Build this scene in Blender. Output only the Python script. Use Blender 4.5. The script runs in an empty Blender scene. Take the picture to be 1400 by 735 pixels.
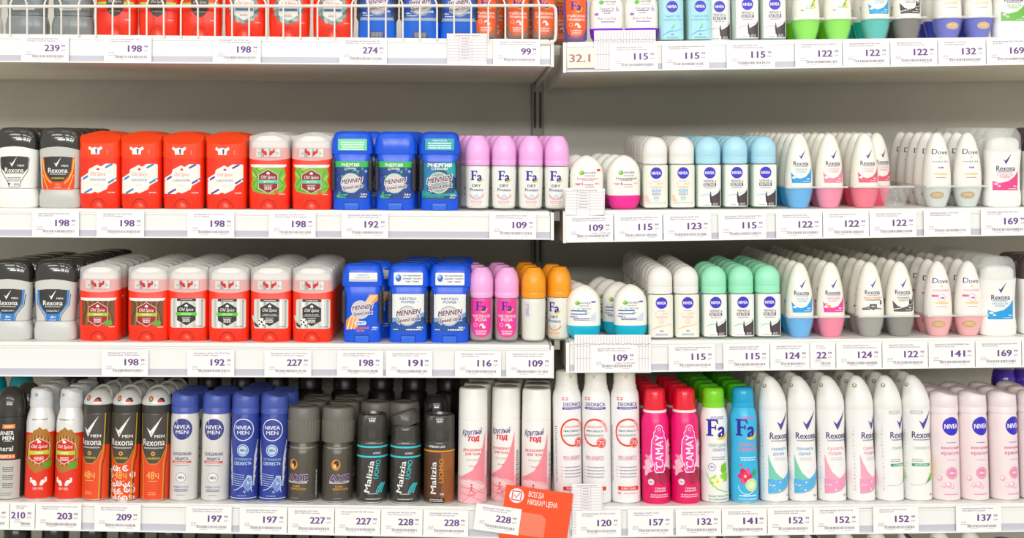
import bpy, bmesh, math, random
from mathutils import Vector, Matrix

random.seed(7)
SC = bpy.context.scene
COL = SC.collection
S = 0.001                     # everything is modelled in millimetres
D = 1650.0                    # camera distance to the front edge of the shelves

# ------------------------------------------------------------------ camera
cd = bpy.data.cameras.new('camera')
cam = bpy.data.objects.new('camera', cd)
COL.objects.link(cam)
cam.location = (-0.050, -D * S, 0.1525)
cam.rotation_euler = (math.pi / 2, 0, 0)
cd.sensor_width = 36
cd.lens = 36 * D / 1400
cd.shift_x = 50 / 1400
cd.shift_y = -152.5 / 1400
cd.clip_start = 0.05
cd.dof.use_dof = True
cd.dof.focus_distance = 1.665
cd.dof.aperture_fstop = 2.8
SC.camera = cam

# ------------------------------------------------------------------ world, ceiling luminaires, exposure
w = bpy.data.worlds.new('shop_hall')
SC.world = w
w.use_nodes = True
bg = w.node_tree.nodes['Background']
bg.inputs['Color'].default_value = (1.0, 0.98, 0.935, 1)
bg.inputs['Strength'].default_value = 1.3
SC.view_settings.view_transform = 'Standard'
SC.view_settings.look = 'None'
SC.view_settings.gamma = 1
SC.view_settings.use_curve_mapping = False
SC.view_settings.exposure = -0.98


def luminaire(x, y, z, lx, ly, watts):
    l = bpy.data.lights.new('ceiling_luminaire', 'AREA')
    l.shape = 'RECTANGLE'
    l.size = lx
    l.size_y = ly
    l.energy = watts
    l.color = (1.0, 0.985, 0.95)
    o = bpy.data.objects.new('ceiling_luminaire', l)
    COL.objects.link(o)
    o.location = (x, y, z)
    d = Vector((x * 0.8, 0.1, -0.1)) - Vector((x, y, z))
    o.rotation_euler = d.to_track_quat('-Z', 'Y').to_euler()


for lx in (-2.1, -0.7, 0.7, 2.1):
    luminaire(lx, -1.55, 1.75, 0.95, 0.22, 5)
    luminaire(lx, -3.6, 1.85, 0.95, 0.22, 15)
    luminaire(lx * 1.3, -6.4, 1.9, 1.2, 0.3, 44)
    luminaire(lx * 1.5, -9.6, 1.9, 1.5, 0.4, 105)

# ------------------------------------------------------------------ helpers
def lin(h, k=1.0):
    h = h.lstrip('#')
    out = []
    for i in (0, 2, 4):
        c = int(h[i:i + 2], 16) / 255
        c = c / 12.92 if c <= 0.04045 else ((c + 0.055) / 1.055) ** 2.4
        out.append(c * k)
    return (out[0], out[1], out[2], 1.0)


MATS = {}


def mat(hexc, rough=0.35, metal=0.0, alpha=1.0, coat=0.0, noise=0.0):
    key = (hexc, rough, metal, alpha, coat, noise)
    if key in MATS:
        return MATS[key]
    m = bpy.data.materials.new('surface_' + hexc)
    m.use_nodes = True
    nt = m.node_tree
    b = nt.nodes['Principled BSDF']
    b.inputs['Base Color'].default_value = lin(hexc)
    b.inputs['Roughness'].default_value = rough
    b.inputs['Metallic'].default_value = metal
    b.inputs['Alpha'].default_value = alpha
    b.inputs['Coat Weight'].default_value = coat
    b.inputs['Coat Roughness'].default_value = 0.05
    if noise:
        tc = nt.nodes.new('ShaderNodeTexCoord')
        n = nt.nodes.new('ShaderNodeTexNoise')
        n.inputs['Scale'].default_value = 9
        n.inputs['Detail'].default_value = 6
        nt.links.new(tc.outputs['Object'], n.inputs['Vector'])
        r = nt.nodes.new('ShaderNodeValToRGB')
        c = lin(hexc)
        r.color_ramp.elements[0].position = 0.3
        r.color_ramp.elements[1].position = 0.7
        r.color_ramp.elements[0].color = tuple(v * (1 - noise) for v in c[:3]) + (1,)
        r.color_ramp.elements[1].color = tuple(min(1, v * (1 + noise)) for v in c[:3]) + (1,)
        nt.links.new(n.outputs['Fac'], r.inputs['Fac'])
        nt.links.new(r.outputs['Color'], b.inputs['Base Color'])
        n2 = nt.nodes.new('ShaderNodeTexNoise')
        n2.inputs['Scale'].default_value = 900
        nt.links.new(tc.outputs['Object'], n2.inputs['Vector'])
        bp = nt.nodes.new('ShaderNodeBump')
        bp.inputs['Strength'].default_value = 0.12
        bp.inputs['Distance'].default_value = 0.0005
        nt.links.new(n2.outputs['Fac'], bp.inputs['Height'])
        nt.links.new(bp.outputs['Normal'], b.inputs['Normal'])
    MATS[key] = m
    return m


def clear(hexc, gl=0.12):
    key = ('clear', hexc, gl)
    if key in MATS:
        return MATS[key]
    m = bpy.data.materials.new('clear_' + hexc)
    m.use_nodes = True
    nt = m.node_tree
    nt.nodes.remove(nt.nodes['Principled BSDF'])
    out = nt.nodes['Material Output']
    t = nt.nodes.new('ShaderNodeBsdfTransparent')
    t.inputs['Color'].default_value = lin(hexc)
    g = nt.nodes.new('ShaderNodeBsdfPrincipled')
    g.inputs['Base Color'].default_value = lin('F4F7F5')
    g.inputs['Roughness'].default_value = 0.06
    g.inputs['Coat Weight'].default_value = 1.0
    mx = nt.nodes.new('ShaderNodeMixShader')
    mx.inputs[0].default_value = gl
    nt.links.new(t.outputs[0], mx.inputs[1])
    nt.links.new(g.outputs[0], mx.inputs[2])
    nt.links.new(mx.outputs[0], out.inputs['Surface'])
    MATS[key] = m
    return m


def print_mat(rough=0.4):
    key = ('print', rough)
    if key in MATS:
        return MATS[key]
    m = bpy.data.materials.new('printed_ink')
    m.use_nodes = True
    nt = m.node_tree
    b = nt.nodes['Principled BSDF']
    b.inputs['Roughness'].default_value = rough
    a = nt.nodes.new('ShaderNodeVertexColor')
    a.layer_name = 'Col'
    nt.links.new(a.outputs['Color'], b.inputs['Base Color'])
    MATS[key] = m
    return m


def finish(bm, m, name, angle=38):
    me = bpy.data.meshes.new(name)
    bmesh.ops.recalc_face_normals(bm, faces=bm.faces[:])
    bm.to_mesh(me)
    bm.free()
    for p in me.polygons:
        p.use_smooth = True
    me.set_sharp_from_angle(angle=math.radians(angle))
    me.materials.append(m)
    return me


def loft(secs, n=2.0, seg=32, cut=None, rib=None, top=True, bottom=True, scale=S):
    """stacked superellipse sections (z, a, b, n, arch, xoff, yoff)"""
    bm = bmesh.new()
    rings = []
    for s in secs:
        s = list(s) + [None] * (7 - len(s))
        z, a = s[0], s[1]
        b = a if s[2] is None else s[2]
        e = n if s[3] is None else s[3]
        arch, xo, yo = s[4] or 0, s[5] or 0, s[6] or 0
        ring = []
        for i in range(seg):
            t = 2 * math.pi * i / seg
            c, d = math.cos(t), math.sin(t)
            x = math.copysign(abs(c) ** (2 / e), c)
            y = math.copysign(abs(d) ** (2 / e), d)
            k = 1.0
            if rib and rib[0] <= z <= rib[1] and i % 2:
                k = 1 - rib[2] / a
            ring.append(bm.verts.new(((x * a * k + xo) * scale, (y * b * k + yo) * scale, (z + arch * (1 - x * x)) * scale)))
        rings.append(ring)
    for r0, r1 in zip(rings, rings[1:]):
        for i in range(seg):
            j = (i + 1) % seg
            bm.faces.new((r0[i], r0[j], r1[j], r1[i]))
    if bottom:
        bm.faces.new(list(reversed(rings[0])))
    if top:
        # fan so that an arched top stays well shaped
        cx = sum(v.co.x for v in rings[-1]) / seg
        cy = sum(v.co.y for v in rings[-1]) / seg
        cz = max(v.co.z for v in rings[-1])
        cv = bm.verts.new((cx, cy, cz))
        for i in range(seg):
            bm.faces.new((rings[-1][i], rings[-1][(i + 1) % seg], cv))
    if cut:
        for co, no in cut:
            g = bm.verts[:] + bm.edges[:] + bm.faces[:]
            r = bmesh.ops.bisect_plane(bm, geom=g, dist=1e-6, plane_co=Vector(co) * scale, plane_no=Vector(no), clear_outer=True)
            ed = [e for e in r['geom_cut'] if isinstance(e, bmesh.types.BMEdge)]
            if ed:
                bmesh.ops.edgeloop_fill(bm, edges=ed)
    return bm


def box_bm(x0, x1, y0, y1, z0, z1, scale=S, bev=0.0):
    bm = bmesh.new()
    vs = [bm.verts.new((x * scale, y * scale, z * scale)) for x in (x0, x1) for y in (y0, y1) for z in (z0, z1)]
    for f in ((0, 1, 3, 2), (4, 6, 7, 5), (0, 4, 5, 1), (2, 3, 7, 6), (0, 2, 6, 4), (1, 5, 7, 3)):
        bm.faces.new([vs[i] for i in f])
    if bev:
        bmesh.ops.bevel(bm, geom=bm.edges[:], offset=bev * scale, segments=2, affect='EDGES', profile=0.7)
    return bm


def tube_bm(pts, r, seg=8, closed=False):
    """round wire through points (metres)"""
    bm = bmesh.new()
    pts = [Vector(p) for p in pts]
    rings = []
    n = len(pts)
    for i, p in enumerate(pts):
        d = (pts[min(i + 1, n - 1)] - pts[max(i - 1, 0)]).normalized()
        up = Vector((0, 1, 0)) if abs(d.y) < 0.9 else Vector((1, 0, 0))
        u = d.cross(up).normalized()
        v = d.cross(u).normalized()
        rings.append([bm.verts.new(p + (u * math.cos(2 * math.pi * k / seg) + v * math.sin(2 * math.pi * k / seg)) * r) for k in range(seg)])
    for a, b in zip(rings, rings[1:]):
        for k in range(seg):
            bm.faces.new((a[k], a[(k + 1) % seg], b[(k + 1) % seg], b[k]))
    bm.faces.new(rings[0])
    bm.faces.new(list(reversed(rings[-1])))
    return bm


# ------------------------------------------------------------------ flat print (lettering and label graphics)
_fc = bpy.data.curves.new('lettering', 'FONT')
_fo = bpy.data.objects.new('lettering', _fc)
COL.objects.link(_fo)
_fc.fill_mode = 'FRONT'
TXT = {}


def text_mesh(s, bold, res, spacing=1.0):
    key = (s, bold, res, spacing)
    if key in TXT:
        return TXT[key]
    _fc.body = s
    _fc.resolution_u = res
    _fc.space_character = spacing
    dg = bpy.context.evaluated_depsgraph_get()
    dg.update()
    ev = _fo.evaluated_get(dg)
    me = ev.to_mesh()
    v = [(p.co.x, p.co.y) for p in me.vertices]
    f = [tuple(p.vertices) for p in me.polygons]
    ev.to_mesh_clear()
    TXT[key] = (v, f)
    return v, f


class Art:
    def __init__(self):
        self.items = []

    def add(self, v, f, col):
        self.items.append((v, f, col))

    def poly(self, pts, col):
        self.add(list(pts), [tuple(range(len(pts)))], col)

    def rect(self, x0, z0, x1, z1, col):
        self.poly([(x0, z0), (x1, z0), (x1, z1), (x0, z1)], col)

    def rrect(self, x0, z0, x1, z1, r, col, k=5):
        p = []
        for cx, cz, a in ((x1 - r, z0 + r, -90), (x1 - r, z1 - r, 0), (x0 + r, z1 - r, 90), (x0 + r, z0 + r, 180)):
            for i in range(k + 1):
                t = math.radians(a + 90 * i / k)
                p.append((cx + r * math.cos(t), cz + r * math.sin(t)))
        self.poly(p, col)

    def ell(self, cx, cz, rx, rz, col, k=28, rot=0):
        if not rot:
            m = max(4, k // 2)
            self.band([(cx - rx * math.cos(math.pi * i / m), cz - rz * math.sin(math.pi * i / m) - 1e-4, cz + rz * math.sin(math.pi * i / m) + 1e-4) for i in range(m + 1)], col)
            return
        c, s = math.cos(rot), math.sin(rot)
        self.poly([(cx + rx * math.cos(t) * c - rz * math.sin(t) * s, cz + rx * math.cos(t) * s + rz * math.sin(t) * c)
                   for t in [2 * math.pi * i / k for i in range(k)]], col)

    def ring(self, cx, cz, r0, r1, col, a0=0, a1=360, k=36, asp=1.0):
        v, f = [], []
        for i in range(k + 1):
            t = math.radians(a0 + (a1 - a0) * i / k)
            v += [(cx + r0 * math.cos(t), cz + asp * r0 * math.sin(t)), (cx + r1 * math.cos(t), cz + asp * r1 * math.sin(t))]
        for i in range(k):
            f.append((2 * i, 2 * i + 1, 2 * i + 3, 2 * i + 2))
        self.add(v, f, col)

    def line(self, pts, wd, col):
        v, f = [], []
        n = len(pts)
        for i, p in enumerate(pts):
            a, b = pts[max(i - 1, 0)], pts[min(i + 1, n - 1)]
            dx, dz = b[0] - a[0], b[1] - a[1]
            l = math.hypot(dx, dz) or 1
            nx, nz = -dz / l * wd / 2, dx / l * wd / 2
            v += [(p[0] + nx, p[1] + nz), (p[0] - nx, p[1] - nz)]
        for i in range(n - 1):
            f.append((2 * i, 2 * i + 1, 2 * i + 3, 2 * i + 2))
        self.add(v, f, col)

    def band(self, rows, col):
        """rows of (x, zlow, zhigh)"""
        v, f = [], []
        for x, a, b in rows:
            v += [(x, a), (x, b)]
        for i in range(len(rows) - 1):
            f.append((2 * i, 2 * i + 2, 2 * i + 3, 2 * i + 1))
        self.add(v, f, col)

    def text(self, s, cx, cz, h, col, w=None, bold=0.0, shear=0.0, rot=0.0, res=2, left=False, spacing=1.0):
        v, f = text_mesh(s, 0, res, spacing)
        if not v:
            return
        # a heavier weight is the same glyphs laid a hair apart, one over the other
        d = bold * 1.15
        shifts = [(0, 0)] if not bold else ([(-d, 0), (d, 0)] if bold <= 0.025 else [(-d, 0), (d, 0), (0, d * 0.5), (0, -d * 0.5)])
        x0, x1 = min(p[0] for p in v) - d, max(p[0] for p in v) + d
        k = h / 0.69
        kx = k if w is None else w / max(1e-6, x1 - x0)
        mx = x0 if left else (x0 + x1) / 2
        c, sn = math.cos(math.radians(rot)), math.sin(math.radians(rot))
        for sx, sz in shifts:
            out = []
            for px, pz in v:
                X = (px + sx - mx) * kx
                Z = (pz + sz - 0.345) * k
                X += Z * shear
                out.append((cx + X * c - Z * sn, cz + X * sn + Z * c))
            self.add(out, f, col)

    def blur(self, cx, cz, wd, col, n=1, h=0.9, gap=1.8, seed=1):
        """rows of tiny illegible words"""
        rnd = random.Random(seed * 31 + n)
        v, f = [], []
        for i in range(n):
            ww = wd * rnd.uniform(0.8, 1)
            x = cx - ww / 2
            while x < cx + ww / 2 - 0.6:
                l = min(rnd.uniform(1.2, 4.2), cx + ww / 2 - x)
                q = len(v)
                v += [(x, cz - i * gap - h / 2), (x + l, cz - i * gap - h / 2), (x + l, cz - i * gap + h / 2), (x, cz - i * gap + h / 2)]
                f.append((q, q + 1, q + 2, q + 3))
                x += l + 0.6
        self.add(v, f, col)

    def check(self, x, z, h, col):
        k = h / 28.7
        self.poly([(x - 6.7 * k, z + 13.4 * k), (x, z), (x + 14.6 * k, z + 28.7 * k), (x - 1.2 * k, z + 9.0 * k)], col)

    def build(self, prof=None, n=2.0, step=3.0, zstep=7.0, name='label', rough=0.4, flat=False, eps0=0.14):
        bm = bmesh.new()
        cl = bm.loops.layers.float_color.new('Col')
        cache = {}
        for i, (v, f, col) in enumerate(self.items):
            if col not in cache:
                cache[col] = lin(col)
            c = cache[col]
            e = eps0 + 0.012 * i
            vs = [bm.verts.new((x, e, z)) for x, z in v]
            for fc in f:
                try:
                    fa = bm.faces.new([vs[j] for j in fc])
                except ValueError:
                    continue
                for lp in fa.loops:
                    lp[cl] = c
        bm.normal_update()
        big = [fa for fa in bm.faces if len(fa.verts) > 4]
        if big:
            bmesh.ops.triangulate(bm, faces=big)
        if not flat:
            xs = [v.co.x for v in bm.verts]
            zs = [v.co.z for v in bm.verts]
            k = math.ceil(min(xs) / step)
            while k * step < max(xs):
                bmesh.ops.bisect_plane(bm, geom=bm.verts[:] + bm.edges[:] + bm.faces[:], dist=1e-4, plane_co=(k * step, 0, 0), plane_no=(1, 0, 0))
                k += 1
            if prof and zstep:
                k = math.ceil(min(zs) / zstep)
                while k * zstep < max(zs):
                    bmesh.ops.bisect_plane(bm, geom=bm.verts[:] + bm.edges[:] + bm.faces[:], dist=1e-4, plane_co=(0, 0, k * zstep), plane_no=(0, 0, 1))
                    k += 1
                for sec in prof:
                    if min(zs) < sec[0] < max(zs):
                        bmesh.ops.bisect_plane(bm, geom=bm.verts[:] + bm.edges[:] + bm.faces[:], dist=1e-4, plane_co=(0, 0, sec[0]), plane_no=(0, 0, 1))
        for v in bm.verts:
            u, e, z = v.co
            if flat:
                v.co = (u * S, -e * S, z * S)
                continue
            a, b, nn = interp(prof, z, n)
            if nn <= 2.01 and abs(a - b) < 0.5:
                t = max(-1.5, min(1.5, u / a))
                v.co = ((a + e) * math.sin(t) * S, -(b + e) * math.cos(t) * S, z * S)
            else:
                q = min(1.0, abs(u) / (a + e))
                v.co = (max(-a - e, min(a + e, u)) * S, -(b + e) * (1 - q ** nn) ** (1 / nn) * S, z * S)
        me = bpy.data.meshes.new(name)
        bm.to_mesh(me)
        bm.free()
        me.color_attributes.active_color_index = 0
        me.materials.append(print_mat(rough))
        return me


def interp(prof, z, n):
    def g(s):
        return s[1], (s[1] if len(s) < 3 or s[2] is None else s[2]), (n if len(s) < 4 or s[3] is None else s[3])
    if z <= prof[0][0]:
        return g(prof[0])
    for p, q in zip(prof, prof[1:]):
        if p[0] <= z <= q[0]:
            t = (z - p[0]) / max(1e-6, q[0] - p[0])
            A, B = g(p), g(q)
            return tuple(A[i] + (B[i] - A[i]) * t for i in range(3))
    return g(prof[-1])


def obj(name, me, parent=None, loc=None, rot=None):
    o = bpy.data.objects.new(name, me)
    COL.objects.link(o)
    if parent:
        o.parent = parent
    if loc:
        o.location = loc
    if rot:
        o.rotation_euler = rot
    return o


def tag(o, label, cat, group=None):
    o['label'] = label
    o['category'] = cat
    if group:
        o['group'] = group
    return o

# ------------------------------------------------------------------ the gondola: back wall, uprights, shelves
def wx(px, Y=0.0):
    return -50 + (px - 650) * (D + Y) / D


def wz(py, Y=0.0):
    return 152.5 - (py - 215) * (D + Y) / D


YF = 14.0          # front faces of the front row
DEPTH = 400.0
# per shelf and bay: (px, py of the product feet, py of the rail bottom) at both ends, and how the board tips towards the back
SHELF = {
    (1, 'L'): ((-500, 41.89, 81.25), (752, 55, 90.5), 0.0),
    (1, 'R'): ((775, 58.5, 98.5), (1950, 44.97, 79.9), 0.0),
    (2, 'L'): ((-500, 280.79, 321.3), (752, 288.5, 327), 0.018),
    (2, 'R'): ((775, 287, 331), (1950, 279.39, 312.4), 0.03),
    (3, 'L'): ((-500, 462.56, 511.65), (752, 469.5, 515.5), 0.0),
    (3, 'R'): ((779, 465, 508.5), (1950, 453.98, 494.1), 0.0),
    (4, 'L'): ((-500, 677.89, 713.41), (752, 691, 735), -0.05),
    (4, 'R'): ((779, 690, 733.5), (1950, 680.68, 717.4), -0.05),
    (5, 'L'): ((-500, 860, 900), (752, 860, 900), 0.0),
    (5, 'R'): ((779, 902, 945), (1950, 902, 945), 0.0),
}
NTH = {1: 'top', 2: 'second', 3: 'third', 4: 'fourth', 5: 'lowest'}


def shelf_z(s, side, X, Y):
    (p0, f0, _), (p1, f1, _), pitch = SHELF[(s, side)]
    x0, x1 = wx(p0), wx(p1)
    z0, z1 = wz(f0, YF), wz(f1, YF)
    return z0 + (z1 - z0) * (X - x0) / (x1 - x0) + pitch * (Y - YF)


def shelf_slope(s, side):
    (p0, f0, _), (p1, f1, _), pitch = SHELF[(s, side)]
    return (wz(f1, YF) - wz(f0, YF)) / (wx(p1) - wx(p0)), pitch


def hexa(c):
    """c: eight corners, bottom four then top four, counter-clockwise (mm)"""
    bm = bmesh.new()
    v = [bm.verts.new(Vector(p) * S) for p in c]
    for f in ((3, 2, 1, 0), (4, 5, 6, 7), (0, 1, 5, 4), (1, 2, 6, 5), (2, 3, 7, 6), (3, 0, 4, 7)):
        bm.faces.new([v[i] for i in f])
    return bm


M_SHELF = mat('F2F1EC', 0.38, noise=0.03)
M_UNDER = mat('EBE2D0', 0.55, noise=0.05)
M_RAIL = mat('F1F1EE', 0.22, coat=0.3)
M_CHAN = mat('C4C4CF', 0.18)
M_BRK = mat('CFCBC0', 0.4, noise=0.05)
M_WALL = mat('C6C4B8', 0.42, noise=0.05)
M_DARK = mat('1B1A17', 0.7)

wall = obj('wall_back', finish(box_bm(-1500, 1700, 424, 440, -1100, 900), M_WALL, 'wall_back'))
wall['kind'] = 'structure'
for k, (a, b) in enumerate(((-1480, 46), (66, 1680))):
    for z0, z1 in ((-1090, -452), (-448, -60), (-56, 330), (334, 890)):
        o = obj('panel', finish(box_bm(a, b, 419, 425, z0, z1, bev=1.0), M_WALL, 'panel'), wall)
fl = obj('floor', finish(box_bm(-4000, 4000, -5000, 440, -1120, -1100), mat('B9B5AB', 0.3, noise=0.04), 'floor'))
fl['kind'] = 'structure'

up = bpy.data.objects.new('shelf_upright', None)
COL.objects.link(up)
up.location = (0.056, 0.414, -1.09)
tag(up, 'slotted steel upright on the back wall between the two bays', 'upright')
obj('post', finish(box_bm(-9, 9, -6, 8, 0, 1980, bev=1.2), mat('9A978C', 0.4), 'post'), up)
slot = finish(box_bm(-1.7, 1.7, -0.6, 0.6, 0, 62), M_DARK, 'slot')
for z in range(760, 1700, 76):
    for x in (-4.6, 4.6):
        obj('slot', slot, up, (x * S, -0.0061, z * S))

for (s, side), ((p0, f0, r0), (p1, f1, r1), pitch) in SHELF.items():
    x0, x1 = wx(p0), wx(p1)
    e = bpy.data.objects.new('shelf', None)
    COL.objects.link(e)
    tag(e, 'white metal shelf, %s one of the %s bay' % (NTH[s], 'left' if side == 'L' else 'right'), 'shelf', 'gondola shelves')
    yb = DEPTH + 12
    za, zb = shelf_z(s, side, x0, 0), shelf_z(s, side, x1, 0)
    ba, bb = wz(r0) + 3, wz(r1) + 3
    q = pitch * yb
    bm = hexa([(x0, 3, ba), (x1, 3, bb), (x1, yb, bb + q), (x0, yb, ba + q), (x0, 3, za), (x1, 3, zb), (x1, yb, zb + q), (x0, yb, za + q)])
    bmesh.ops.bevel(bm, geom=bm.edges[:], offset=1.2 * S, segments=2, affect='EDGES')
    obj('board', finish(bm, M_SHELF, 'board'), e)
    if s < 5:
        bm = hexa([(x0 + 4, 5, ba - 1), (x1 - 4, 5, bb - 1), (x1 - 4, yb, bb + q - 1), (x0 + 4, yb, ba + q - 1),
                   (x0 + 4, 5, ba + 1), (x1 - 4, 5, bb + 1), (x1 - 4, yb, bb + q + 1), (x0 + 4, yb, ba + q + 1)])
        obj('underside', finish(bm, M_UNDER, 'underside'), e)
        # price rail: plate, lower channel, bottom lip, top bead
        ta, tb = za - 5, zb - 5
        la, lb = wz(r0), wz(r1)
        rail = obj('price_rail', finish(hexa([(x0, 0.4, la), (x1, 0.4, lb), (x1, 3, lb), (x0, 3, la), (x0, 0.4, ta), (x1, 0.4, tb), (x1, 3, tb), (x0, 3, ta)]), M_RAIL, 'price_rail'), e)
        obj('channel', finish(hexa([(x0, -0.3, la + 1.6), (x1, -0.3, lb + 1.6), (x1, 0.6, lb + 1.6), (x0, 0.6, la + 1.6), (x0, -0.3, la + 10), (x1, -0.3, lb + 10), (x1, 0.6, lb + 10), (x0, 0.6, la + 10)]), M_CHAN, 'channel'), rail)
        obj('bottom_lip', finish(hexa([(x0, -4.5, la - 0.2), (x1, -4.5, lb - 0.2), (x1, 1, lb - 0.2), (x0, 1, la - 0.2), (x0, -4.5, la + 1.6), (x1, -4.5, lb + 1.6), (x1, 1, lb + 1.6), (x0, 1, la + 1.6)]), M_RAIL, 'bottom_lip'), rail)
        obj('top_bead', finish(hexa([(x0, -0.8, ta - 2), (x1, -0.8, tb - 2), (x1, 3, tb - 2), (x0, 3, ta - 2), (x0, -0.8, ta), (x1, -0.8, tb), (x1, 3, tb), (x0, 3, ta)]), M_RAIL, 'top_bead'), rail)
    # bracket plates at the inner end (towards the joint between the bays)
    xe = x1 if side == 'L' else x0
    d = 1 if side == 'L' else -1
    zt = (zb if side == 'L' else za) - 1
    zl = wz((r1 if side == 'L' else r0) + 7)
    xa, xb = sorted((xe + d * 1.0, xe + d * 3.6))
    bm = hexa([(xa, 1, zl + 6), (xb, 1, zl + 6), (xb, yb, zl), (xa, yb, zl), (xa, 1, zt), (xb, 1, zt), (xb, yb, zt + q), (xa, yb, zt + q)])
    br = obj('bracket', finish(bm, M_BRK, 'bracket'), e)
    xa, xb = sorted((xe + d * 0.6, xe + d * 5.2))
    obj('flange', finish(hexa([(xa, -2, zl + 6), (xb, -2, zl + 6), (xb, 1, zl + 6), (xa, 1, zl + 6), (xa, -2, zt), (xb, -2, zt), (xb, 1, zt), (xa, 1, zt)]), M_SHELF, 'flange'), br)
# spacer clip between the two shelf ends, seen at the joint
for s in (1, 2, 3):
    zc = wz(SHELF[(s, 'L')][1][1] + 2)
    bm = box_bm(-4, 4, -1, 1, -14, 0, bev=0.5)
    o = obj('shelf_clip', finish(bm, M_BRK, 'clip'), None, ((wx(764) + 1) * S, 0.05, zc * S))
    tag(o, 'small metal clip in the joint between bays at the %s shelf' % NTH[s], 'clip', 'joint clips')

# ------------------------------------------------------------------ product kinds
class Kind:
    def __init__(self, name, b, h, a):
        self.name, self.b, self.h, self.a = name, b, h, a
        self.parts = []       # (name, mesh, parent index, loc, rot)

    def add(self, name, me, parent=None, loc=None, rot=None):
        self.parts.append((name, me, parent, loc, rot))
        return len(self.parts) - 1


MCACHE = {}


def shared(key, fn):
    if key not in MCACHE:
        MCACHE[key] = fn()
    return MCACHE[key]


def L(secs, m, name, **k):
    return finish(loft(secs, **k), m, name)


FROST = ('F6F6F4', 0.3, 0.0, 0.5)
INK = '3A1D6E'
NAVY = '2A2358'


# ---- men's stick with dark glossy cap
P_STR = [(0, 27, 14, 3), (2, 29, 15.4, 3), (14, 29.5, 15.8, 3), (24, 27.4, 14.9, 3), (27, 26.3, 14.4, 3), (40, 27, 14.8, 3), (70, 28.3, 15, 3), (82, 28.8, 15.2, 3)]


def stick_r(body, base, cap, art):
    k = Kind('deodorant_stick', 16, 111, 29.5)
    bi = k.add('body', shared(('sr', body), lambda: L([(27, 26.3, 14.4), (40, 27, 14.8), (70, 28.3, 15), (80, 28.8, 15.2, 3, 5)], mat(body, 0.3), 'body', n=3.0)))
    k.add('base', shared(('srb', base), lambda: L(P_STR[:4] + [(26.4, 26.0, 14.2, 3)], mat(base, 0.28), 'base', n=3.0)))
    k.add('cap', shared(('src', cap), lambda: L([(79.5, 29.2, 15.5, 3, 5.4), (84, 29.3, 15.6, 3, 4), (95, 28.6, 15.2, 3), (104, 26.4, 13.8, 2.8), (108.5, 23.6, 11.6, 2.6, 0.6), (110.2, 20, 9, 2.5, 0.8)], mat(cap, 0.12, coat=0.6), 'cap', n=3.0)))
    k.add('thumb_grip', shared(('srg', base), lambda: L([(-4, 1.5, 0.6), (-3, 5, 1.5), (0, 8, 2.0), (3, 5.5, 1.5), (4, 2, 0.6)], mat(base, 0.25), 'grip', seg=16)), bi, (0.013, -0.0125, 0.013))
    k.add('label', art.build(P_STR, 3.0))
    return k


def art_men(outer, panel, accent, sub, foot, textcol='F4F2EE', line=None):
    A = Art()
    if outer:
        A.poly([(-22.5, 69.5), (22.5, 69.5), (22, 34), (21, 25), (-21, 25), (-22, 34)], outer)
    if line:
        for sx in (-1, 1):
            A.line([(sx * 21.5, 68), (sx * 19.5, 50), (sx * 15, 40), (sx * 9, 34)], 1.6, line)
            A.line([(sx * 21, 46), (sx * 18, 36), (sx * 14, 26)], 1.2, line)
    A.poly([(-19.5, 69.8), (-8, 71), (8, 71), (19.5, 69.8), (18, 52), (13.5, 43), (7, 36.5), (-7, 36.5), (-13.5, 43), (-18, 52)], panel)
    A.check(-2, 56.5, 13.5, textcol)
    A.text('MEN', 9.5, 58.2, 2.6, textcol, 9, 0.012)
    A.text('Rexona', 0, 52, 6.8, textcol, 27, 0.016)
    A.text('motionsense', 0, 47, 2.0, textcol, 22, 0.01)
    if accent:
        A.poly([(-10, 37), (10, 37), (7, 27), (-7, 27)], accent) if sub != 'CHAMPIONS' else None
    A.text(sub, 0, 41, 2.2, 'F5E23A' if sub == 'CHAMPIONS' else textcol, 17, 0.012)
    A.text(foot, 0, 32.5, 3.4, 'F8B23A' if sub == 'CHAMPIONS' else textcol, None, 0.012)
    A.blur(0, 28.5, 12, textcol, 1, 0.7)
    return A


def k_men_white():
    A = Art()
    for sx in (-1, 1):
        A.line([(sx * 20.5, 68), (sx * 18, 50), (sx * 9, 36), (sx * 7, 28)], 0.9, '55565A')
    A.poly([(-19.5, 69.8), (-8, 71), (8, 71), (19.5, 69.8), (18, 54), (12, 47), (-12, 47), (-18, 54)], '33332F')
    A.check(-3, 56.5, 13.5, 'F4F2EE')
    A.text('MEN', 9, 58.2, 2.6, 'F4F2EE', 9, 0.012)
    A.text('Rexona', 0, 52, 6.8, 'F4F2EE', 26, 0.016)
    A.text('motionsense', 0, 47.8, 1.8, 'F4F2EE', 20, 0.01)
    A.blur(0, 41.5, 22, '77777A', 3, 0.9, 2.2, 3)
    A.poly([(-9, 34), (-5, 34), (-7, 30.5)], '33332F')
    A.blur(3, 33, 8, '55565A', 2, 0.8, 1.8, 4)
    A.blur(0, 28.5, 14, '55565A', 1, 0.8)
    return stick_r('F1F0EC', 'F3F2EE', '33312D', A)


def k_men_fire():
    return stick_r('C9C8C2', 'C6C6C1', '37352F', art_men('E8481A', '33332F', 'E8481A', 'CHAMPIONS', '48ч', line='F0C02A'))


def k_men_cobalt():
    A = art_men(None, '33332F', '2B7FD0', 'КОБАЛЬТ', '48ч')
    B = Art()
    for sx in (-1, 1):
        B.poly([(sx * 20, 70), (sx * 22.5, 69.5), (sx * 20.5, 50), (sx * 10, 36), (sx * 9, 27), (0, 27), (0, 38), (sx * 10, 42), (sx * 17.5, 52)], '2E86DA')
        B.line([(sx * 23.4, 64), (sx * 21.6, 49), (sx * 11.5, 35), (sx * 10, 27)], 0.9, '2F3338')
    B.items += A.items
    return stick_r('D3D2CD', 'D0D0CC', '33312D', B)


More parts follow.
